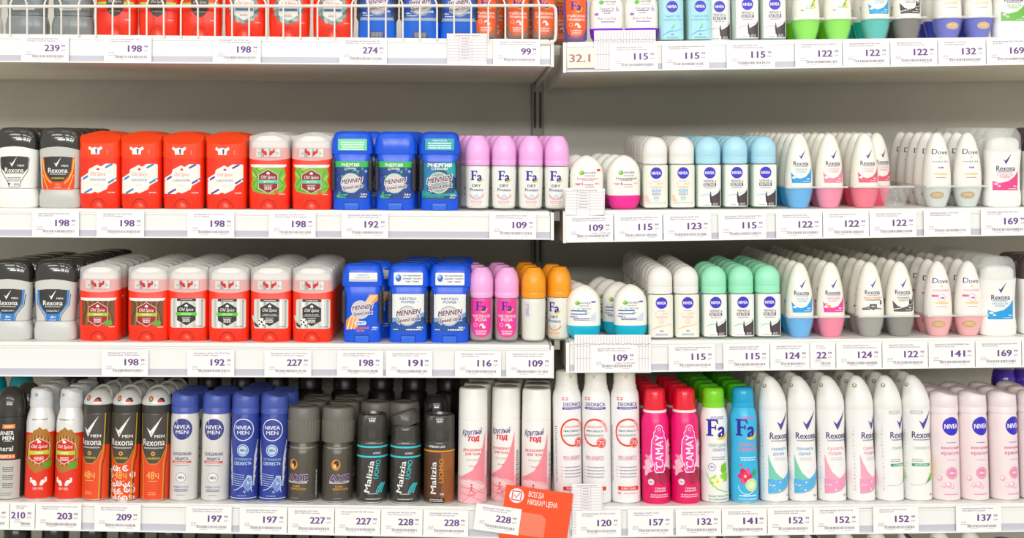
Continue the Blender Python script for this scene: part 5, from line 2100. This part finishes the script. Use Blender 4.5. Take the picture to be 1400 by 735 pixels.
F(k_mal_cyan, 508, 4, 'black can with cyan rings and closed cap, fourth shelf', 1, k_can_axe, drift=0, gap=6, rot=10)
F(k_mal_open, 553.5, 4, 'black can with cyan rings and flipped-open cap, fourth shelf', 1, k_can_axe, drift=-6, gap=6, rot=4)
F(k_mal_orange, 600, 4, 'black and orange can with vertical lettering, fourth shelf', 1, k_mal_plain, drift=-6, gap=2, rot=-4)
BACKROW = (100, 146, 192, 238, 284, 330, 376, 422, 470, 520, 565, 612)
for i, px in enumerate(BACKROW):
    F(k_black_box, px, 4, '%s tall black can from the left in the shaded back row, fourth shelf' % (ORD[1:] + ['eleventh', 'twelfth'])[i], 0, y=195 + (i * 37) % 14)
F(k_can_year, 645.5, 4, 'left white can with pink waves, fourth shelf', 2, drift=6, gap=4, rot=0)
F(k_can_year, 691, 4, 'middle white can with pink waves, fourth shelf', 2, drift=4, gap=4, rot=-22, y=13)
F(k_can_year, 732.5, 4, 'right white can with pink waves, fourth shelf', 2, drift=4, gap=4, rot=-10, side='L')

# --- fourth shelf, right bay
for i, px in enumerate((776.5, 816.5, 856)):
    F(k_can_deon, px, 4, ('left', 'middle', 'right')[i] + ' tall white can with red ring, fourth shelf', 0, rot=(18, -14, 2)[i], y=(3, 0, 0)[i])
for i, px in enumerate((897, 937.5)):
    F(k_can_camay, px, 4, ('left', 'right')[i] + ' magenta can with red cap, fourth shelf', 3, drift=-2, gap=2, rot=(8, 10)[i])
F(k_fa_green_can, 977.5, 4, 'white can with lime green cap, fourth shelf', 6, k_fa_green_back, drift=0.5, gap=1, rot=6)
F(k_fa_blue_can, 1018, 4, 'sky blue can with flower picture, fourth shelf', 6, k_fa_green_back, drift=0.5, gap=1, rot=4)
F(k_rw_shower, 1058.5, 4, 'left white can with green-blue wave, fourth shelf', 3, drift=2, gap=2, rot=22)
F(k_rw_shower, 1097.5, 4, 'right white can with green-blue wave, fourth shelf', 3, drift=2, gap=2, rot=10)
F(k_rw_powder, 1137.5, 4, 'left white can with pink wave, fourth shelf', 3, drift=2, gap=2, rot=14)
F(k_rw_powder, 1177, 4, 'right white can with pink wave, fourth shelf', 2, drift=2, gap=2, rot=40)
F(k_rw_bamboo, 1216, 4, 'left white can with yellow plant picture, fourth shelf', 2, drift=2, gap=2, rot=40)
F(k_rw_bamboo, 1254.5, 4, 'right white can with yellow plant picture, fourth shelf', 2, drift=3, gap=2, rot=12)
for i, px in enumerate((1293, 1332, 1373, 1414)):
    F(k_can_niv_pearl, px, 4, ('leftmost', 'second', 'third', 'rightmost')[i] + ' pearl pink can with navy logo, fourth shelf', 2, drift=3, gap=2, rot=(8, 12, 24, 26)[i])
for i, px in enumerate((1376, 1404)):
    F(k_purple, px, 4, ('left', 'right')[i] + ' glossy violet cap at the back, fourth shelf', 0, y=150)

# --- lowest shelf: only the tops reach into the picture
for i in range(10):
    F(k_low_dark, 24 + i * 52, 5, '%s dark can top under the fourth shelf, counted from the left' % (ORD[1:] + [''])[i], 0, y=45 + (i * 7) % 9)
for i in range(9):
    F(k_rw_shower if i % 3 else can_rw_open, 985 + i * 43, 5, '%s white can top under the fourth shelf, counted from the magenta cans' % ORD[i + 1], 0, y=4 + (i * 5) % 9, rot=20)
for i in range(2):
    F(k_purple, 1372 + i * 42, 5, ('left', 'right')[i] + ' violet can top under the fourth shelf', 0)

for p in PENDING:
    kind(p[0])
    if p[5]:
        kind(p[5])

# ------------------------------------------------------------------ price tags, slips and signs: lettering meshes
PURP = '6B3F8C'


def tag_mesh(price, l1, l2, cents='99', w=64.0, h=36.0, extra=None):
    A = Art()
    ink = '8A6A92'
    A.text(l1, -w / 2 + 8.5, h - 4.4, 1.9, ink, min(w - 14, len(l1) * 1.62), 0.012, res=1, left=True)
    A.text(l2, -w / 2 + 8.5, h - 7.4, 1.7, ink, min(w - 14, len(l2) * 1.5), 0.008, res=1, left=True)
    if price:
        A.text(price, w / 2 - 11.5 - len(price) * 3.75, h - 17, 8.6, PURP, len(price) * 7.0 - (1.5 if '1' in price else 0), 0.03, res=3)
        A.text(cents, w / 2 - 7.6, h - 14.2, 3.0, PURP, 5.2, 0.02, res=2)
        A.text('руб', w / 2 - 7.6, h - 19.6, 1.9, ink, 5.2, 0.004, res=1)
    A.blur(-w / 2 + 10.5, h - 22.5, 8, 'B8A8BC', 2, 0.6, 1.6)
    A.rect(-w / 2 + 6, h - 26.4, -w / 2 + 18, h - 26, ink)
    rnd = random.Random(sum(map(ord, l1 + l2 + (price or ''))))
    x = -w / 2 + 15
    v, f = [], []
    while x < w / 2 - 7:
        bw = rnd.choice((0.4, 0.5, 0.8, 1.1))
        q = len(v)
        v += [(x, 6), (x + bw, 6), (x + bw, 9.4), (x, 9.4)]
        f.append((q, q + 1, q + 2, q + 3))
        x += bw + rnd.choice((0.4, 0.6, 0.9))
    A.add(v, f, 'A095A4')
    A.blur(-w / 2 + 24, 4.2, 13, 'B8A8BC', 1, 0.6)
    A.blur(w / 2 - 15, 4.2, 12, 'B8A8BC', 1, 0.6)
    if extra:
        A.text(extra, w / 2 - 17, 11.6, 1.6, PURP, 27, 0.006, res=1)
    return A.build(flat=True, eps0=0.14, name='print', rough=0.5)


TAGS = [  # shelf, left px, right px, price, line 1, line 2
    (1, 30, 95, '239', 'Антиперспирант REXONA 50мл', 'INVISIBLE мужской твердый'),
    (1, 143, 208, '198', 'OLD SPICE дезодорант 50мл', 'DANGER ZONE твердый'),
    (1, 291.5, 357, '198', 'Дезодорант OLD SPICE 50мл', 'WOLFTHORN антиперспирант тверд'),
    (1, 464, 529, '274', 'Дезодорант антиперспирант 85г', 'MENNEN SPEED STICK гель мужской'),
    (1, 674, 738, '99', 'Антиперсп FA РАЙСКИЕ МОМЕНТЫ 50мл', 'АРОМАТ ГИБИСКУСА 48ч с роликом'),
    (1, 834, 899, '115', 'Антиперсп GARNIER 50мл', 'ЗАЩИТА 6 ВЕС.СВЕЖ.хлоп.ролик'),
    (1, 905, 969, '115', 'Дезодорант NIVEA шариковый 50мл', 'ОСВЕЖАЮЩИЙ ЭНЕРГИЯ'),
    (1, 993, 1059, '115', 'Дезодорант NIVEA 50мл', 'НЕВИДИМ.ЗАЩ.Д/ЧЕРН/БЕЛ шарик'),
    (1, 1086.5, 1150.5, '122', 'Дезодорант REXONA ALOE VERA 50', 'шариковый'),
    (1, 1151.5, 1215.5, '122', 'Антиперспирант REXONA 50мл', 'СВЕЖЕСТЬ ДУША роликовый'),
    (1, 1216.5, 1280.5, '122', 'Антиперсп REXONA 50мл', 'ПРОЗРАЧНЫЙ КРИСТАЛЛ ролик'),
    (1, 1281.5, 1346.5, '132', 'Антиперсп DOVE 50мл', 'ORIGINAL шариковый'),
    (1, 1347.5, 1412, '169', 'Антиперспирант REXONA 40мл', 'ALOE VERA'),
    (2, 45, 109, '198', 'Антиперспирант REXONA 50мл', 'MEN CHAMPIONS'),
    (2, 133, 198, '198', 'Дезодорант OLD SPICE 50мл', 'WHITEWATER твердый'),
    (2, 257, 321, '198', 'Дезодорант OLD SPICE 50 мл', 'LAGOON твердый'),
    (2, 368, 432, '198', 'Дезодорант OLD SPICE 50мл', 'антиперспирант CITRON твердый'),
    (2, 467, 531, '192', 'Дезодорант-антиперспирант 50г', 'MEN.SP.ST.ЭНЕР.СТИХ.д/мужчин'),
    (2, 669, 733, '109', 'Антиперсп DRY PROTECT 50мл', 'НЕЖНОСТЬ ХЛОПКА с роликом'),
    (2, 774, 838, '109', 'Дезодор-антипер.GARNIER 50мл', 'АКТИВНЫЙ КОНТР.ТЕРМО роликовый'),
    (2, 840, 905, '115', 'Дезодорант-антипер.GARNIER 50мл', 'НЕВИДИМ.ЗАЩИТА ОТ ПЯТЕН ролик'),
    (2, 907, 972, '123', 'Антиперспирант NIVEA 50мл', 'ЭФФЕКТ ПУДРЫ FRESH ролик'),
    (2, 982, 1047, '115', 'Дезодорант NIVEA шариковый 50мл', 'НЕВИДИМ.ЗАЩИТА Д/ЧЕРН И БЕЛ.'),
    (2, 1060.5, 1123.5, '122', 'Антиперсп REXONA 50мл', 'СВЕЖЕСТЬ ХЛОПКА роликовый'),
    (2, 1124.5, 1187, '122', 'Антиперсп REXONA 50 мл', 'СУХОСТЬ ПУДРЫ'),
    (2, 1188, 1252, '122', 'Антиперсп REXONA 50мл.', 'ТОВАР ПО АКЦИИ ролик'),
    (2, 1262, 1326, '', 'Антиперспирант DOVE 50мл', 'НЕВИДИМЫЙ роликовый'),
    (2, 1340, 1404, '169', 'Антиперспирант REXONA 40мл', 'СУХОСТЬ ПУДРЫ'),
    (3, 140, 203.5, '198', 'Дезодорант OLD SPICE 50мл', 'антиперспирант TIMBER твердый'),
    (3, 257, 321, '192', 'Дезодорант-антип OLD SPICE 50мл', 'LASTING LEGEND твердый'),
    (3, 362, 426, '227', 'Дезодорант-антип OLD SPICE 50мл', 'ODOR BLOCK STRONG SLUG твердый'),
    (3, 461, 524, '198', 'Дезодорант MENNEN SPEED 50г', 'STICK АКТИВНЫЙ ДЕНЬ стик'),
    (3, 528, 591, '191', 'Дезодорант MENNEN мужской 50г', 'SPEED STICK NEUTRO POWER'),
    (3, 622, 685, '116', 'Дезодорант FA роликовый 50мл', 'Чувственная Роза'),
    (3, 692, 755, '109', 'Антиперсп DRY PROTECT 50мл', 'ПРИКОСНОВЕНИЕ ЛИЛИИ с ролик'),
    (3, 808, 871, '109', 'Дезодор-антипер GARNIER 50мл', 'ЭФФЕКТ ЧИСТОТЫ 5 роликовый'),
    (3, 914, 977.5, '115', 'Дезодорант NIVEA шариковый 50мл', 'ЭФФЕКТ ПУДРЫ женский'),
    (3, 988.5, 1051.5, '115', 'Антиперспирант NIVEA 50мл', 'НЕВИД.Д/ЧЕРНОГО FRESH шар'),
    (3, 1052.5, 1106, '124', 'Антиперсп REXONA 50мл', 'ЯРКИЙ БУКЕТ шариковый'),
    (3, 1106.8, 1141.5, '22', 'Л 50мл', 'ТА ролик.'),
    (3, 1142.5, 1204.5, '124', 'Антиперсп REXONA 50 мл', 'АНТИБАКТ.И НЕВИДИМАЯ шариковый'),
    (3, 1205.5, 1267.5, '122', 'Антиперсп REXONA 50мл', 'НЕВИД.НА ЧЕРНОМ И БЕЛОМ ролик'),
    (3, 1268.5, 1331.5, '141', 'Антиперсп DOVE НЕВИДИМЫЙ 50мл', 'НЕЖНОСТЬ ЛЕПЕСТКОВ'),
    (3, 1332.5, 1395, '169', 'Антиперспирант-крем REXONA 40мл', 'ЛЕГКОСТЬ ХЛОПКА'),
    (3, 1396, 1460, '169', 'Антиперспирант REXONA 40 мл', 'НЕВИДИМАЯ'),
    (4, -46, 13.5, '208', 'Антиперспирант 150мл', 'GARNIER MEN'),
    (4, 14.5, 48.5, '210', 'ант 150мл', 'ЭКСТРИМ'),
    (4, 49.5, 112, '203', 'Дезодор-антиперс OLD SPICE 150мл', 'TIMBER аэрозоль'),
    (4, 130, 193, '209', 'Антиперсп REXONA 150мл', 'MEN CHAMPIONS аэрозоль'),
    (4, 254.5, 317, '197', 'Антиперспирант NIVEA 150мл', 'СЕРЕБРЯНАЯ ЗАЩИТА спрей муж'),
    (4, 328, 392.5, '197', 'Дезодорант NIVEA муж 150мл', 'ЭКСТРЕМ СВЕЖЕСТЬ антиперсп'),
    (4, 394, 457, '227', 'Дезодорант AXE 150мл', 'ДАРК ТЕМПТЕЙШН аэрозоль'),
    (4, 458, 520, '227', 'Дезодорант АХЕ ЭКСАЙТ 150мл', 'аэрозоль'),
    (4, 521, 577.5, '228', 'Дезодорант MALIZIA 150мл', 'UOMO AQUA муж.аэрозоль'),
    (4, 578.5, 640, '228', 'Дезодорант MALIZIA 150мл', 'UOMO URBAN муж.аэрозоль'),
    (4, 787.5, 849, '120', 'Антиперспирант DEONICA 200мл', 'PRO-ЗАЩИТА'),
    (4, 858, 920, '157', 'Антиперсп CAMAY 150мл', 'РОМАНТИК аэрозоль'),
    (4, 923.5, 985.5, '132', 'Дезодорант FA ПРИР.СВЕЖЕСТЬ', 'БЕЛЫЙ ЧАЙ аэроз 150мл'),
    (4, 986.5, 1048, '141', 'Дезодорант FA 150мл', 'ЛЕТН.МОМЕНТ.АРОМ.ЦВЕТОВ аэр'),
    (4, 1049, 1110.5, '152', 'Антиперспирант REXONA 150мл', 'СВЕЖЕСТЬ ДУША аэрозоль'),
    (4, 1111.5, 1174, '152', 'Антиперспирант REXONA 150 мл', 'СУХОСТЬ ПУДРЫ'),
    (4, 1193, 1255, '152', 'Антиперсп. REXONA 150мл', 'БАМБУК И АЛОЭ'),
    (4, 1306, 1367.5, '137', 'Антиперспирант NIVEA 150мл', 'PEARL&BEAUTY аэрозоль'),
]
TAGME = []
for s, a, b, pr, l1, l2 in TAGS:
    TAGME.append(tag_mesh(pr, l1, l2, w=b - a, h=36, extra='1 литр = 2199.80 руб' if pr == '109' and s < 4 and a in (774, 808) else None))


def slip_mesh(w, h, vert, rows):
    A = Art()
    ink = 'B79AB4'
    v, f = [], []

    def r(x0, z0, x1, z1):
        q = len(v)
        v.extend([(x0, z0), (x1, z0), (x1, z1), (x0, z1)])
        f.append((q, q + 1, q + 2, q + 3))
    if vert:
        n = int(w / 4)
        for i in range(1, n):
            r(-w / 2 + i * w / n - 0.2, 1, -w / 2 + i * w / n + 0.2, h - 1)
        for z in rows:
            r(-w / 2 + 2, z - 0.2, w / 2 - 2, z + 0.2)
    else:
        for z in rows:
            r(-w / 2 + 1.5, z - 0.2, w / 2 - 1.5, z + 0.2)
        for x in (-w * 0.2, w * 0.12, w * 0.48, -w * 0.48):
            r(x - 0.2, 1, x + 0.2, h - 3)
    A.add(v, f, ink)
    rnd = random.Random(int(w * h))
    for i, z in enumerate(rows[:-1]):
        if not vert:
            A.blur(-w * 0.04, z - 1.6, w * 0.24, 'A99AA8', 1, 0.9, seed=i)
    if not vert:
        A.blur(0, h - 3, w * 0.8, 'A99AA8', 1, 0.9)
    else:
        for i in range(int(w / 4)):
            A.blur(-w / 2 + i * 4 + 2, rows[0] + 2.4 + rnd.random(), 2.4, 'A99AA8', 1, 1.4, seed=i)
    return A.build(flat=True, eps0=0.14, name='print', rough=0.6)


SL = [  # px centre, py top, py bottom, width, vertical ruling, Y, tilt, label
    (638.5, 46, 89.5, 55, False, -2.2, 0.0, 'white printed paper slip in the rail under the blue gel sticks'),
    (854.5, 41.5, 94.5, 84, True, -2.4, -0.01, 'striped paper slip tucked behind the price tag under violet roll-ons'),
    (799, 257, 294, 54, False, -3.4, 0.02, 'white printed paper slip standing in front of the squat roll-on'),
    (837.5, 457, 509, 104.5, True, -2.4, 0.0, 'wide striped paper slip below the squat turquoise-based roll-ons'),
    (803, 660, 733, 42, False, -2.4, -0.01, 'tall ruled paper slip in front of the red-ring cans'),
]
SLME = []
for px, t, b, wd, ver, yy, ti, lb in SL:
    h = b - t
    rows = [h * 0.7, h * 0.38] if ver else [h - 5 - i * 3.9 for i in range(int((h - 6) / 3.9))]
    SLME.append(slip_mesh(wd, h, ver, rows))

A = Art()
A.text('32.1', -1.5, 13.5, 10.5, 'B06468', 29, 0.02, res=4)
BAYME = A.build(flat=True, eps0=0.14, name='print')
A = Art()
A.ell(-30, 57, 10, 10, 'F8F0EE', 36)
for p, q in (((-36, 51), (-24, 51)), ((-24, 51), (-24, 63)), ((-24, 63), (-36, 63)), ((-36, 63), (-36, 51))):
    dx, dz = (q[0] - p[0]) / 12 * 0.7, (q[1] - p[1]) / 12 * 0.7
    A.line([(p[0] - dx, p[1] - dz), (q[0] + dx, q[1] + dz)], 1.4, 'D84A60')
A.line([(-33.5, 58), (-30.5, 54), (-26, 61)], 1.2, 'D84A60')
A.text('ВСЕГДА', -14, 61.5, 7, 'FAF3F0', 21, 0.01, left=True)
A.text('НИЗКАЯ ЦЕНА', -14, 51, 7, 'FAF3F0', 41, 0.01, left=True)
A.poly([(-20, 5), (14, 5), (14, 31), (6, 36), (-20, 36)], 'F58064')
PROMOME = A.build(flat=True, eps0=0.14, name='print')

COL.objects.unlink(_fo)
bpy.data.objects.remove(_fo)

# ------------------------------------------------------------------ now stand everything on the shelves
for p in PENDING:
    set_out(*p)

# clear plastic cups of the roll-on trays, one for the front bottle of each column, with a rim along the column
M_CUP = clear('FDFEFE', 0.16)
CUP = finish(loft([(0.4, 13, 12, 2.2), (1, 14, 13, 2.2), (14, 18.2, 16.4, 2.2), (27, 20.4, 18.2, 2.2), (28.6, 20.6, 18.4, 2.2)], n=2.2, seg=28, top=False), M_CUP, 'cup')
RIM = finish(box_bm(-21, 21, -1.2, 1.2, 27.8, 30.6, bev=0.5), mat('EDEFEC', 0.15, 0, 0.35), 'rim')


def tray_at(px, s, side, label, length):
    e = bpy.data.objects.new('clear_tray', None)
    COL.objects.link(e)
    Y = YF + 17
    X = wx(px, Y)
    ax, py = shelf_slope(s, side)
    e.location = (X * S, Y * S, (shelf_z(s, side, X, Y) + 0.1) * S)
    e.rotation_mode = 'ZYX'
    e.rotation_euler = (math.atan(py), -math.atan(ax), 0)
    tag(e, label, 'tray', 'clear roll-on trays')
    obj('cup', CUP, e)
    obj('rim', RIM, e, (0, -0.0193, 0))
    for sx in (-1, 1):
        bm = box_bm(sx * 20.6 - 0.5, sx * 20.6 + 0.5, -18, length, 28, 30.4)
        obj('side_rim', finish(bm, mat('EDEFEC', 0.15, 0, 0.35), 'side_rim'), e)


for (px, s, side, k, rows, tr, drift, X), p in zip(TRAYS, [q for q in PENDING if q[13] is not None]):
    tray_at(px, s, side, 'clear plastic cup tray holding the ' + p[3].split(',')[0] + ', ' + NTH[s] + ' shelf', rows * 34)
tray_at(1222.5, 2, 'R', 'empty clear plastic cup between coral and grey roll-ons, second shelf', 30)

# ------------------------------------------------------------------ price tags
M_CARD = mat('F7F6F4', 0.45)


def rail_z(s, px):
    side = 'L' if px < 764 else 'R'
    (p0, _, r0), (p1, _, r1), _ = SHELF[(s, side)]
    t = (px - p0) / (p1 - p0)
    return wz(r0 + (r1 - r0) * t), math.atan2(wz(r1) - wz(r0), wx(p1) - wx(p0))


USED = set()
UNDER = {1: 'top', 2: 'second', 3: 'third', 4: 'fourth'}
for (s, a, b, pr, l1, l2), me in zip(TAGS, TAGME):
    px = (a + b) / 2
    z, ang = rail_z(s, px)
    wd = b - a
    z += 0.6
    o = obj('price_tag', finish(box_bm(-wd / 2, wd / 2, -0.05, 0.35, 0, 36), M_CARD, 'card'), None, (wx(px) * S, -0.0034 + (0.0002 if wd < 60 else 0), z * S), (0, -ang, 0))
    near = sorted((abs(f[1] - px), f[2]) for f in FRONT if f[0] == s and f[3] < 30 and (s, f[2]) not in USED)[0][1]
    USED.add((s, near))
    lab = 'price tag %s under the %s, %s shelf' % (('reading ' + pr) if pr else 'without a price', near, UNDER[s])
    tag(o, lab, 'price tag', 'price tags')
    obj('print', me, o)
for (px, t, b, wd, ver, yy, ti, lb), me in zip(SL, SLME):
    h = b - t
    o = obj('paper_slip', finish(box_bm(-wd / 2, wd / 2, -0.05, 0.2, 0, h), mat('F2F0EF', 0.6), 'slip'), None, (wx(px) * S, yy * S, wz(b) * S), (0, ti, 0))
    tag(o, lb, 'paper slip')
    obj('print', me, o)
z, ang = rail_z(1, 794)
o = obj('bay_number_card', finish(box_bm(-19, 19, -0.05, 0.4, 0, 27, bev=0.1), mat('F6EBDD', 0.5), 'card'), None, (wx(794) * S, -0.0036, (z + 5) * S), (0, -ang, 0))
tag(o, 'cream card reading 32.1 at the left end of the right top rail', 'card')
obj('print', BAYME, o)
# orange promotion sign with a tilted price tag on it
o = obj('promotion_sign', finish(box_bm(-46, 46, -0.05, 0.6, -8, 70), mat('F4511E', 0.45), 'card'), None, (wx(728) * S, -0.0062, wz(736) * S), (0, math.radians(8), 0))
tag(o, 'orange tilted sign about the always low price, fourth shelf', 'sign')
obj('print', PROMOME, o)
o = obj('price_tag', finish(box_bm(-31, 31, -0.05, 0.35, 0, 36), M_CARD, 'card'), None, (wx(677.5) * S, -0.0075, wz(725) * S), (0, math.radians(8), 0))
tag(o, 'tilted white price tag reading 228 on the orange sign', 'price tag', 'price tags')
obj('print', [m for t, m in zip(TAGS, TAGME) if t[3] == '228'][1], o)

# ------------------------------------------------------------------ wire guard on the top shelf of the left bay
M_WIRE = mat('E9E6DD', 0.3)
e = bpy.data.objects.new('wire_guard', None)
COL.objects.link(e)
e.location = (wx(-40) * S, -0.002, wz(46) * S)
tag(e, 'white wire guard along the front of the left top shelf', 'guard')
ox, oy, oz = e.location


def local(px, py, Y=-2):
    return Vector((wx(px, Y) * S - ox, 0.0, wz(py, Y) * S - oz))


def foot(px):
    return 46 + (px + 60) / 812 * 9


i = 0
px = -33.0
pitch = 23.35
while px < 742:
    pts = [local(px, foot(px) + 3), local(px, 10)]
    d = 1 if i % 2 == 0 else -1
    # every two neighbours bend towards each other and meet in an arch above
    for t in range(1, 9):
        u = math.radians(t * 90 / 8)
        pts.append(local(px + d * pitch / 2 * (1 - math.cos(u)), 10 - 16 * math.sin(u)))
    obj('wire', finish(tube_bm(pts, 0.00125, 6), M_WIRE, 'wire'), e)
    px += pitch
    i += 1
rod = [local(-60, 9)] + [local(x, 9 + (x + 60) / 812 * -1.5) for x in (200, 500, 752)]
rod += [local(757, 8.5), local(759.5, 12), local(760, 20), local(760, 46), local(759, 54), local(755, 58.5), local(747, 59.5), local(738, 59.5)]
obj('frame_rod', finish(tube_bm(rod, 0.0022, 8), M_WIRE, 'rod'), e)
